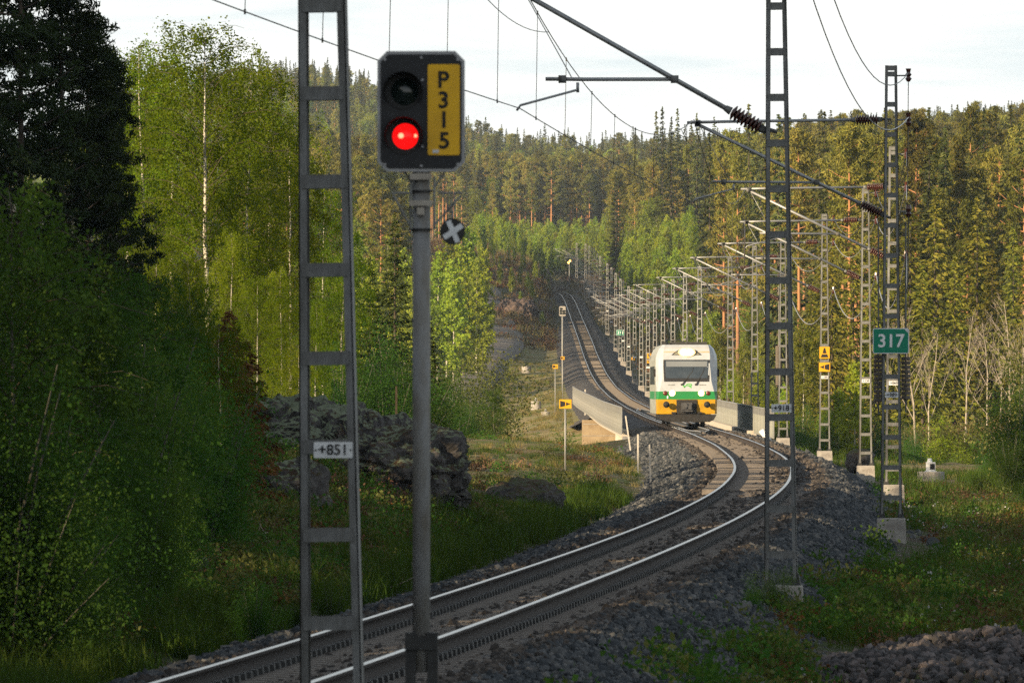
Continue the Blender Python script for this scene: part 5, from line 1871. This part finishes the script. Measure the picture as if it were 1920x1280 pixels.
def main_signal():
    Y = 62.0; s = Y / F
    def L(px, py, dy=0.0):
        q = U(px, py, Y); return Vector((q.x - base.x, dy, q.z - base.z))
    bp = U(790, 1280, Y); base = Vector((bp.x, Y, hg(bp.x, Y) - .05))
    e = thing('railway_signal', 'black two-lamp railway signal with red light and yellow P315 plate', 'railway signal', base)
    W, H = 164 * s, 226 * s; c = L(789.5, 209)
    mb = MB(); mb.prism(octo(W, H, 18 * s), 'y', 0, .06); ob('edge_frame', mb.mesh('edge_frame', [M['edge']]), e, c)
    mb = MB(); mb.prism(octo(W - 12 * s, H - 12 * s, 15 * s), 'y', -.006, .01); ob('board', mb.mesh('board', [M['board']]), e, c)
    for py, lm in ((171, None), (255, 'red')):
        q = L(756 if py == 171 else 757, py, -.006)
        ob('hood', hood_mesh(36 * s, .17), e, q)
        ob('lamp_ring', disc_mesh(35 * s, M['black'], .008), e, q)
        ob('lens', lens_mesh(24 * s if lm else 26 * s, M['red'] if lm else M['darklens']), e, q + Vector((3 * s, -.010, -1 * s)))
        if lm:
            ob('filament_glint', lens_mesh(5.0 * s, M['redcore']), e, q + Vector((-5 * s, -.0355, 0)))
            ob('filament_glint', lens_mesh(3.2 * s, M['redcore']), e, q + Vector((22 * s, -.022, 0)))  # this second bead is a lens highlight, built as a glowing spot
    yp = ob('number_plate', plate_mesh(60 * s, 170 * s, .006, M['yellow2'], 4 * s), e, L(832, 206, -.014))
    for ch, py in (('P', 151), ('3', 189), ('1', 226), ('5', 265)):
        ob('lettering', text_mesh(ch, 43 * s, M['letters'], .0028), yp, (L(832 + (206 - py) * -.02, py) - L(832, 206)) + Vector((0, -.003, 0)))
    mb = MB(); mb.box((0, 0, 0), (12 * s, .002, 6 * s)); ob('sticker', mb.mesh('sticker', [M['white']]), yp, L(817, 284) - L(832, 206) + Vector((0, -.003, 0)))
    BOLT = MB().tube([(0, 0, 0), (0, -.006, 0)], .008, 6).mesh('bolt', [M['edge']])
    for px, py in ((722, 112), (790, 108), (858, 112), (722, 308), (790, 311), (858, 308), (792, 150), (792, 275)):
        ob('bolt', BOLT, e, L(px, py, -.006))
    mb = MB(); mb.tube([L(770, 430, .12), L(768, 380, .14), L(776, 330, .12), L(776, 318, .08)], .008, 6); ob('cable', mb.mesh('cable', [M['black']], True), e)
    mb = MB(); mb.tube([L(790, 316, .06), L(790, 1260, .06)], 16.5 * s, 20); ob('pole', mb.mesh('pole', [M['pole']], True), e)
    # head brackets
    mb = MB()
    for (a, b2) in (((757, 320), (775, 345)), ((835, 320), (815, 350)), ((734, 362), (768, 362)), ((822, 362), (868, 362)), ((737, 366), (770, 424)), ((865, 366), (812, 424))):
        mb.tube([L(*a, .03), L(*b2, .03)], 2.6 * s, 6)
    for px in (770, 814):
        mb.tube([L(px, 330, .03), L(px, 430, .03)], 2.8 * s, 6)
    ob('bracket', mb.mesh('bracket', [M['galv']]), e)
    mb = MB()
    for py, w_, h_ in ((331, 40, 12), (381, 44, 10), (396, 14, 14)):
        mb.box(L(789, py, .0), (w_ * s, .03, h_ * s))
    ob('clamp', mb.mesh('clamp', [M['concrete_warm']]), e)
    mb = MB()
    for py in (358, 430):
        mb.tube([L(790, py - 2, .06), L(790, py + 2, .06)], 21 * s, 16)
    ob('band', mb.mesh('band', [M['steeldark']]), e)
    # round disc with white cross on its own hanger
    mb = MB()
    for dx in (-6, 0, 6):
        mb.tube([L(846 + dx, 362, .02), L(845 + dx, 395, .02)], 1.8 * s, 5)
    mb.tube([L(848, 395, .02), L(848, 440, .02)], 3 * s, 6)
    ob('hanger', mb.mesh('hanger', [M['galv']]), e)
    d = ob('cross_disc', disc_mesh(25 * s, M['black'], .008), e, L(848, 434, 0), (0, R(2), R(22)))
    mb = MB()
    for a in (-62, 34):
        mb.box((0, -.0105 - (.001 if a > 0 else 0), 0), (44 * s, .003, 10 * s), 0, Matrix.Rotation(R(-a), 3, 'Y'))
    ob('white_cross', mb.mesh('white_cross', [M['white']]), d)
    mb = MB()
    for px in (770, 811):
        mb.box(L(px, 1250, .06), (20 * s, .12, 130 * s))
    mb.box(L(790, 1204, -.005), (62 * s, .02, 26 * s))
    mb.box(L(790, 1330, .06), (64 * s, .2, 60 * s))
    ob('base_channel', mb.mesh('base_channel', [M['steeldark']]), e)
    mb = MB(); mb.box((0, .06, .05), (.34, .34, .5)); ob('foundation', mb.mesh('foundation', [M['concrete']]), e)


M['pole'] = mat('worn_signal_pole', (.15, .13, .095), (.27, .275, .28), 5, .7, .1, .25, 30, stretch=(1, 1, .35), lo=.3, hi=.6)
main_signal()


def far_signal(Y, px, ytop, ybase, label, amber):
    s = Y / F; bz = U(px, ybase, Y); base = Vector((bz.x, Y, hg(bz.x, Y)))
    e = thing('railway_signal', label, 'railway signal', base)
    H = U(px, ytop, Y).z - base.z
    mb = MB(); mb.tube([(0, 0, -.2), (0, 0, H - .3)], .075, 8); ob('pole', mb.mesh('pole', [M['galv']], True), e)
    w, h = (.62, .95) if not amber else (.4, .7)
    mb = MB(); mb.prism(octo(w, h, .08), 'y', -.05, .05); ob('board', mb.mesh('board', [M['concrete'] if not amber else M['board']]), e, (0, -.08, H - h / 2))
    if amber:
        for dx, dz in ((-.14, -.22), (.12, .05)):
            ob('lens', lens_mesh(.16, M['orange_lamp']), e, (dx, -.15, H - h / 2 + dz))
    else:
        for dx, dz in ((-.14, .22), (-.14, 0), (-.14, -.22), (.15, 0), (.15, -.22)):
            ob('hood', hood_mesh(.12, .12, 8), e, (dx, -.13, H - h / 2 + dz)); ob('lens', lens_mesh(.10, M['darklens']), e, (dx, -.135, H - h / 2 + dz))


far_signal(1010, 1054.5, 574, 655, 'grey distant signal head on a pole left of the track bend', False)
far_signal(1740, 1067.5, 486, 545, 'far signal with two glowing amber lamps', True)


# ------------------------------------------------------------------ the train
def train():
    Y = 492.0; p, rz, ry = line_frame(Y)
    p = Vector((U(1287.5, 0, Y).x, Y, p.z)); rz -= .0075
    e = thing('railcar', 'white, green and yellow railcar with lit headlamps coming round the bend', 'train', p, rz)
    LEN = 25.2
    # half width at full section, half width of the front panel, front setback, by height
    lev = [(.57, 1.40, 1.30, .10), (1.24, 1.42, 1.32, .02), (1.61, 1.42, 1.26, .0), (2.09, 1.42, 1.14, .03), (2.75, 1.42, 1.09, .12), (3.07, 1.415, 1.08, .20), (3.30, 1.385, 1.075, .27), (3.58, 1.26, 1.05, .38), (3.76, 1.10, 1.0, .58)]

    def ring(l):
        z, wf, wn, sb = l
        return [(-wn, sb, z), (-wn - (wf - wn) * .62, sb + .20, z), (-wf, sb + .62, z), (-wf, LEN, z), (wf, LEN, z), (wf, sb + .62, z), (wn + (wf - wn) * .62, sb + .20, z), (wn, sb, z)]

    def band(name, i0, i1, mats, cap=False, mf=None):
        mb = MB(); v = []
        for l in lev[i0:i1 + 1]:
            v += ring(l)
        f = []; mi = []
        for k in range(i1 - i0):
            for j in range(8):
                f.append((k * 8 + j, k * 8 + (j + 1) % 8, k * 8 + 8 + (j + 1) % 8, k * 8 + 8 + j))
                mi.append(1 if j in (2, 3, 4) and len(mats) > 1 else 0)
        o = len(mb.v); mb.v += v; mb.f += f; mb.m += mi
        if cap:
            mb.f.append(tuple((i1 - i0) * 8 + j for j in range(8))); mb.m.append(1 if len(mats) > 1 else 0)
        return ob(name, mb.mesh(name, mats), e)
    body = band('body', 2, 8, [M['t_white'], M['t_dirt']], True)
    band('green_band', 1, 2, [M['t_green'], M['t_green']])
    band('yellow_apron', 0, 1, [M['t_yellow'], M['t_dirt']])

    def fy(z):
        return float(np.interp(z, [l[0] for l in lev], [l[3] for l in lev]))

    def fpanel(name, poly, out, m, th=.02):
        """a plate following the rake of the front; poly of (x,z)"""
        mb = MB(); n = len(poly)
        v = [(x, fy(z) - out, z) for x, z in poly] + [(x, fy(z) - out + th, z) for x, z in poly]
        f = [tuple(range(n)), tuple(reversed(range(n, 2 * n)))] + [(k, n + k, n + (k + 1) % n, (k + 1) % n) for k in range(n)]
        mb.add(v, f); return ob(name, mb.mesh(name, [m]), e)
    fpanel('roof_glow_tint', [(-1.06, 3.40), (1.06, 3.40), (1.01, 3.61), (-1.01, 3.61)], .006, M['t_glow_tint'], .01)  # painted strip of warm glow around the top lamps
    fpanel('windscreen_frame', [(-1.04, 2.06), (1.04, 2.06), (1.075, 2.76), (1.07, 3.07), (-1.07, 3.07), (-1.075, 2.76)], .012, M['t_frame'])
    ws = fpanel('windscreen', [(-.96, 2.22), (.96, 2.22), (1.0, 2.76), (1.0, 3.03), (-1.0, 3.03), (-1.0, 2.76)], .020, M['t_glass'])
    fpanel('sun_blind', [(-.94, 2.75), (.94, 2.75), (.95, 3.0), (-.95, 3.0)], .0245, M['t_blind'], .003)
    fpanel('lamp_housing', [(-.70, 3.285), (.70, 3.285), (.62, 3.36), (.42, 3.50), (.2, 3.55), (-.2, 3.55), (-.42, 3.50), (-.62, 3.36)], .012, M['t_frame'])
    fpanel('lamp_glass', [(-.62, 3.305), (.62, 3.305), (.40, 3.475), (.2, 3.52), (-.2, 3.52), (-.40, 3.475)], .018, M['t_lampglass'])
    ob('halo_disc', disc_mesh(.225, M['t_halo'], .01), e, (.01, fy(3.3) - .08, 3.415)).scale = (1.75, 1, .9)  # added glowing disc imitates the halo around the lamps
    for x in (-.13, .15):
        ob('top_lamp', lens_mesh(.13, M['t_top']), e, (x, fy(3.3) - .09, 3.42))
    for sx in (-1, 1):
        ob('halo_disc', disc_mesh(.145, M['t_halo'], .01), e, (sx * .67, fy(1.53) + .0, 1.53))
        ob('headlight', lens_mesh(.105, M['t_lamp']), e, (sx * .67, fy(1.53) - .015, 1.53))
        ob('tail_light', lens_mesh(.105, M['t_tail']), e, (sx * .99, fy(1.53) - .015, 1.53))
        b = MB(); b.tube([(0, 0, 0), (0, -.30, 0)], .07, 10); b.tube([(0, -.30, 0), (0, -.36, 0)], [.145, .15], 16)
        ob('buffer', b.mesh('buffer', [M['t_black']], True), e, (sx * .94, .1, 1.0))
        w = MB(); a = Vector((-.22 if sx < 0 else .43, fy(1.95) - .03, 1.93)); c = a + Vector((.48 if sx < 0 else .33, .09, .58))
        w.tube([a, c], .017, 6); w.tube([a + Vector((.07, 0, 0)), c], .014, 6); w.box(a, (.11, .05, .07))
        w.tube([c + Vector((-.03, -.015, -.30)), c + Vector((.04, .0, .20))], .012, 5)
        ob('wiper', w.mesh('wiper', [M['t_black']]), e)
        mr = MB(); mr.box((sx * 1.47, .9, 2.45), (.10, .12, .34)); mr.box((sx * 1.42, .9, 2.62), (.1, .04, .04))
        ob('mirror', mr.mesh('mirror', [M['t_black']]), e)
        hd = MB(); hd.box((sx * .72, fy(1.92) - .02, 1.92), (.30, .03, .025)); ob('handrail', hd.mesh('handrail', [M['galv']]), e)
        st = MB(); st.box((sx * .60, -.02, .62), (.20, .1, .09)); ob('step', st.mesh('step', [M['t_black']]), e)
    g = MB(); g.box((0, .06, .90), (.94, .16, .66)); ob('coupler_recess', g.mesh('coupler_recess', [M['t_black']]), e)
    g = MB(); g.box((0, -.12, .92), (.50, .28, .34)); g.tube([(-.08, -.27, .95), (-.08, -.34, .95)], .13, 14); g.box((.14, -.28, .88), (.16, .06, .2)); g.box((0, -.2, .70), (.56, .2, .05))
    ob('coupler', g.mesh('coupler', [M['t_coup']]), e)
    g = MB(); g.prism([(-1.30, .54), (1.38, .54), (1.25, .30), (1.05, .20), (-1.02, .20), (-1.22, .30)], 'y', -.14, .02); g.box((0, .5, .40), (2.3, .9, .3))
    ob('plough', g.mesh('plough', [M['t_black']]), e)
    g = MB(); g.box((0, 12.8, .42), (2.3, 21, .34)); ob('underframe', g.mesh('underframe', [M['t_black']]), e)
    for yb in (3.4, 5.9, 19.3, 21.8):
        g = MB()
        for sx in (-1, 1):
            g.tube([(sx * .73, yb, .45), (sx * .87, yb, .45)], .44, 20)
        g.tube([(-.73, yb, .45), (.73, yb, .45)], .08, 8)
        ob('wheelset', g.mesh('wheelset', [M['t_black']]), e)
    for yb in (1.2,):
        g = MB()
        for sx in (-1, 1):
            g.box((sx * .80, yb, .17), (.12, .3, .26))
        ob('rail_guard', g.mesh('rail_guard', [M['t_black']]), e)
    for k in range(8):
        for sx in (-1, 1):
            y0 = 4.6 + k * 2.4
            g = MB(); g.box((sx * 1.422, y0 + .8, 2.35), (.02, 1.7, .85)); ob('side_window', g.mesh('side_window', [M['t_glass']]), e)
    for sx in (-1, 1):
        g = MB(); g.box((sx * 1.424, 2.4, 2.0), (.03, 1.1, 2.0)); g.box((sx * 1.43, 2.4, 2.5), (.03, .8, .8)); ob('door', g.mesh('door', [M['t_dirt']]), e)
    g = MB()
    for (x, y, z, a, b, c) in ((-1.02, 2.2, 3.83, .16, .5, .16), (-.55, 2.4, 3.80, .5, .7, .10), (.62, 2.6, 3.82, .7, 1.0, .16), (0, 8, 3.82, 1.3, 3, .2), (.2, 16, 3.82, 1.4, 4, .22)):
        g.box((x, y, z), (a, b, c))
    g.tube([(-.75, 2, 3.76), (-.75, 2, 3.95), (-.3, 2, 3.98), (-.12, 2, 3.9)], .025, 6); g.tube([(.02, 1.9, 3.75), (.02, 1.9, 4.10)], .03, 6)
    for x in (-.9, .9):
        g.tube([(x, 1.8, 3.74), (x, 20, 3.80)], .02, 5)
    ob('roof_equipment', g.mesh('roof_equipment', [M['steeldark']]), e)
    # VR logo, two strokes and an R with one joined line
    g = MB()
    def stroke(pts, w):
        for a, b in zip(pts[:-1], pts[1:]):
            a = Vector((a[0], 0, a[1])); b = Vector((b[0], 0, b[1])); d = (b - a); n = Vector((-d.z, 0, d.x)).normalized() * w / 2
            g.add([a - n, b - n, b + n, a + n], [(0, 1, 2, 3)])
    stroke([(-.24, .09), (-.115, -.085)], .055); stroke([(-.15, -.085), (.0, .075), (.17, .075), (.20, .04), (.18, .0), (.0, -.005)], .042); stroke([(.07, 0), (.20, -.095)], .05)
    o = ob('logo', g.mesh('logo', [M['vr']], fix=False), e, (.03, fy(1.88) - .012, 1.87))
    g = MB(); g.box((-.88, fy(1.36) - .012, 1.34), (.06, .02, .13)); ob('marker_plate', g.mesh('marker_plate', [M['white']]), e)


M['t_halo'] = mat('train_lamp_halo', (.8, .6, .3), None, rough=.3, emit=(1, .66, .22), estr=.55)  # warm emission stands in for the halo of the train lamps
M['t_blind'] = mat('pale_sun_blind', (.15, .165, .18), None, rough=.6)
M['t_coup'] = mat('worn_coupler', (.05, .05, .055), (.09, .09, .09), 6, .6, .4)
M['t_lampglass'] = mat('lamp_panel_glass', (.20, .20, .15), None, rough=.15)
train()


# ------------------------------------------------------------------ bridge
def bridge():
    b0 = U(1100, 820, 520)
    e = thing('railway_bridge', 'concrete railway bridge with pale green parapets beneath the train', 'bridge', (0, 0, 0))
    def frame(Y, off, dz):
        p, rz, _ = line_frame(Y, off, dz, False); return p
    def wall(name, path, z0, z1, t, m):
        """path of (Y, offset)"""
        mb = MB(); v = []; f = []
        for (Y, off), a, b in path:
            q = frame(Y, off, 0); r_ = Vector((t, 0, 0))
            v += [q + Vector((0, 0, a)), q + Vector((0, 0, b)), q + r_ + Vector((0, 0, b)), q + r_ + Vector((0, 0, a))]
        n = len(path)
        for k in range(n - 1):
            for j in range(4):
                f.append((k * 4 + j, k * 4 + (j + 1) % 4, k * 4 + 4 + (j + 1) % 4, k * 4 + 4 + j))
        f += [(0, 1, 2, 3), tuple((n - 1) * 4 + j for j in (3, 2, 1, 0))]
        mb.add(v, f)
        return ob(name, mb.mesh(name, [m]), e)
    # deck slab and edge beams
    for sd_ in (-1, 1):
        wall('edge_beam', [((Y, sd_ * 2.95 - .2), -.46, -.20) for Y in range(492, 666, 6)], 0, 0, .4, M['concrete_warm'])
    mb = MB(); v = []; f = []
    ysd = list(range(486, 667, 10))
    for Y in ysd:
        for off_, dz in ((-2.6, -.62), (2.6, -.62), (2.6, -.44), (-2.6, -.44)):
            v.append(frame(Y, off_, dz))
    for k in range(len(ysd) - 1):
        for j_ in range(4):
            f.append((k * 4 + j_, k * 4 + (j_ + 1) % 4, k * 4 + 4 + (j_ + 1) % 4, k * 4 + 4 + j_))
    mb.add(v, f); ob('deck', mb.mesh('deck', [M['concrete_warm']]), e)
    for Y, a, b in ((488, -3.1, 3.2), (648, -3.62, 3.3)):
        q = frame(Y, 0, 0)
        ob('abutment', MB().box((q.x + (a + b) / 2, Y, q.z - 2.75), (b - a, 1.6, 4.2)).mesh('abutment', [M['abut']]), e)
        for k in range(6):
            ob('board_mark', MB().box((q.x + (a + b) / 2, Y - .803, q.z - 4.4 + k * .7), (b - a - .05, .03, .04)).mesh('board_mark', [M['concrete']]), e)
    for Y in (545, 605):
        for off_ in (-1.6, 1.6):
            q = frame(Y, off_, 0); ob('pier', MB().tube([(q.x, Y, q.z - 5), (q.x, Y, q.z - .62)], .4, 14).mesh('pier', [M['concrete_warm']], True), e)
    # wing wall falling towards the viewer
    mb = MB(); a = frame(470, -3.5, 0); b = frame(490, -3.05, 0)
    mb.add([(a.x, a.y, a.z - 1.9), (b.x, b.y, b.z - 3.4), (b.x, b.y, b.z - .45), (a.x, a.y, a.z - .95), (a.x + .35, a.y, a.z - 1.9), (b.x + .35, b.y, b.z - 3.4), (b.x + .35, b.y, b.z - .45), (a.x + .35, a.y, a.z - .95)],
           [(0, 1, 2, 3), (4, 7, 6, 5), (3, 2, 6, 7), (0, 4, 5, 1), (0, 3, 7, 4), (1, 5, 6, 2)])
    ob('wing_wall', mb.mesh('wing_wall', [M['concrete_warm']]), e)
    # parapets: thin posts with a panel between each pair
    for s in (-1, 1):
        def off(Y):
            o = 3.05 if s > 0 else 3.2 + .45 * float(sstep(600, 780, Y))
            return s * o
        Y = 484.0 if s < 0 else 463.0; end = 784 if s < 0 else 700
        pm = MB(); pm.box((0, 0, 0), (.06, .06, 1.26)); PM = pm.mesh('post', [M['galv']])
        k = 0
        while Y < end:
            Y2 = Y + 1.5
            a = frame(Y, off(Y), 0); b = frame(Y2, off(Y2), 0)
            ob('post', PM, e, a + Vector((0, 0, .30)))
            mb = MB(); dirv = (b - a); L = dirv.length
            nrm = Vector((-dirv.y, dirv.x, 0)).normalized() * .012
            z0, z1 = -.28, .58
            i0 = a + dirv * (.06 / L); i1 = b - dirv * (.06 / L)
            v = [i0 - nrm, i1 - nrm, i1 + nrm, i0 + nrm]
            mb.add([q + Vector((0, 0, z0)) for q in v] + [q + Vector((0, 0, z1)) for q in v], [(0, 3, 2, 1), (4, 5, 6, 7), (0, 1, 5, 4), (1, 2, 6, 5), (2, 3, 7, 6), (3, 0, 4, 7)])
            if s > 0:
                pass
            ob('panel', mb.mesh('panel', [M['parapet'] if (k * 7) % 3 else M['parapet2']]), e)
            rb = MB()
            for q_ in range(9):
                c_ = i0.lerp(i1, (q_ + .5) / 9); rb.box((c_.x, c_.y, c_.z + .73), (.035, .035, .30))
            ob('railing_bars', rb.mesh('railing_bars', [M['galv_dirty']], fix=False), e, kind='stuff')
            Y = Y2; k += 1
        rl = MB(); rl.tube([frame(y, off(y), .90) for y in range(int(484 if s < 0 else 463), end + 1, 6)], .035, 6); ob('handrail', rl.mesh('handrail', [M['galv']]), e)


bridge()


# ------------------------------------------------------------------ small trackside things
def well(px, py, Y, wpx, hgt, label, box=True):
    w = wpx * Y / F; p = U(px, py, Y); g = hg(p.x, Y); p.z = min(max(p.z, g + hgt * .8), g + hgt * 1.3)
    e = thing('concrete_pedestal', label, 'pedestal', (p.x, Y, g))
    H = p.z - e.location.z
    mb = MB(); mb.tube([(0, 0, -.2), (0, 0, H - .03), (0, 0, H)], [w / 2, w / 2, w / 2 * .97], 24); ob('ring', mb.mesh('ring', [M['concrete']]), e)
    q = thing('track_beacon', 'small white lamp box standing on ' + label, 'lamp', (p.x, Y, p.z))
    s = w * (.33 if Y < 500 else .24)
    mb = MB(); mb.box((0, 0, s * .55), (s, s, s)); mb.box((0, 0, s * .03), (s * 1.3, s * 1.3, s * .06)); mb.tube([(-s * .1, 0, s * 1.05), (-s * .1, 0, s * 1.45)], [s * .3, s * .22], 10); ob('housing', mb.mesh('housing', [M['white'] if Y < 500 else M['galv']]), q)
    mb = MB(); mb.box((s * .16, -s * .52, s * .55), (s * .5, s * .06, s * .62)); ob('window', mb.mesh('window', [M['black']]), q)


well(1745, 890, 352, 52, .45, 'the round concrete ring on the right slope')
well(987, 703, 1150, 18, .7, 'the uppermost concrete ring on the sunlit embankment')
well(1005, 762, 880, 19, .8, 'the middle concrete ring on the sunlit embankment')
well(1023, 776, 770, 17, .6, 'the concrete ring nearest to the left parapet')


def stake(px, ytop, ybase, Y, w, label, m, lean=0.0, sq=True):
    a = U(px, ytop, Y); g = hg(a.x, Y); z0 = min(g, a.z - .3)
    mb = MB(); mb.box((0, 0, (a.z - z0) / 2), (w, w, a.z - z0 + .2), 0)
    mb.box((0, 0, a.z - z0 + .11), (w * .8, w * .8, .02), 0)
    o = ob('marker_stake', mb.mesh('marker_stake', [m]), None, (a.x, Y, z0), (0, lean, 0)); tag(o, label, 'stake')


stake(743, 735, 800, 205, .042, 'tall raw wooden stake rising behind the dark rock', M['wood'])
stake(1183, 784, 815, 452, .06, 'leaning pale stake nearest to the bridge parapet', M['palewood'], R(-8))
stake(1196, 820, 862, 372, .055, 'upright pale stake, middle one of three left of the track', M['palewood'])
stake(1220, 840, 880, 335, .055, 'pale stake closest to the viewer left of the track', M['palewood'], R(-2))
stake(1097, 733, 748, 705, .08, 'short pale stake just behind the left parapet', M['palewood'])


def post_white(px, py, Y):
    p = U(px, py, Y); mb = MB(); a = R(25); mb.tube([(0, 0, 0), (.45, 0, -.62)], .12, 12); o = ob('drain_pipe', mb.mesh('drain_pipe', [M['white']], True), None, p)
    tag(o, 'short white pipe end by the right parapet beside the +918 mast', 'pipe')


post_white(1427, 806, 455)


# ------------------------------------------------------------------ evening haze over the valley
def haze():
    m, nt, out = nmat('haze')
    v = nt.nodes.new('ShaderNodeVolumePrincipled')
    v.inputs['Color'].default_value = (.72, .86, 1.0, 1); v.inputs['Density'].default_value = .000055; v.inputs['Anisotropy'].default_value = .2
    nt.links.new(v.outputs[0], out.inputs['Volume'])
    m.cycles.homogeneous_volume = True
    ob('haze', MB().box((0, 2450, 64.5), (2400, 5400, 143)).mesh('haze', [m]), kind='stuff')


haze()
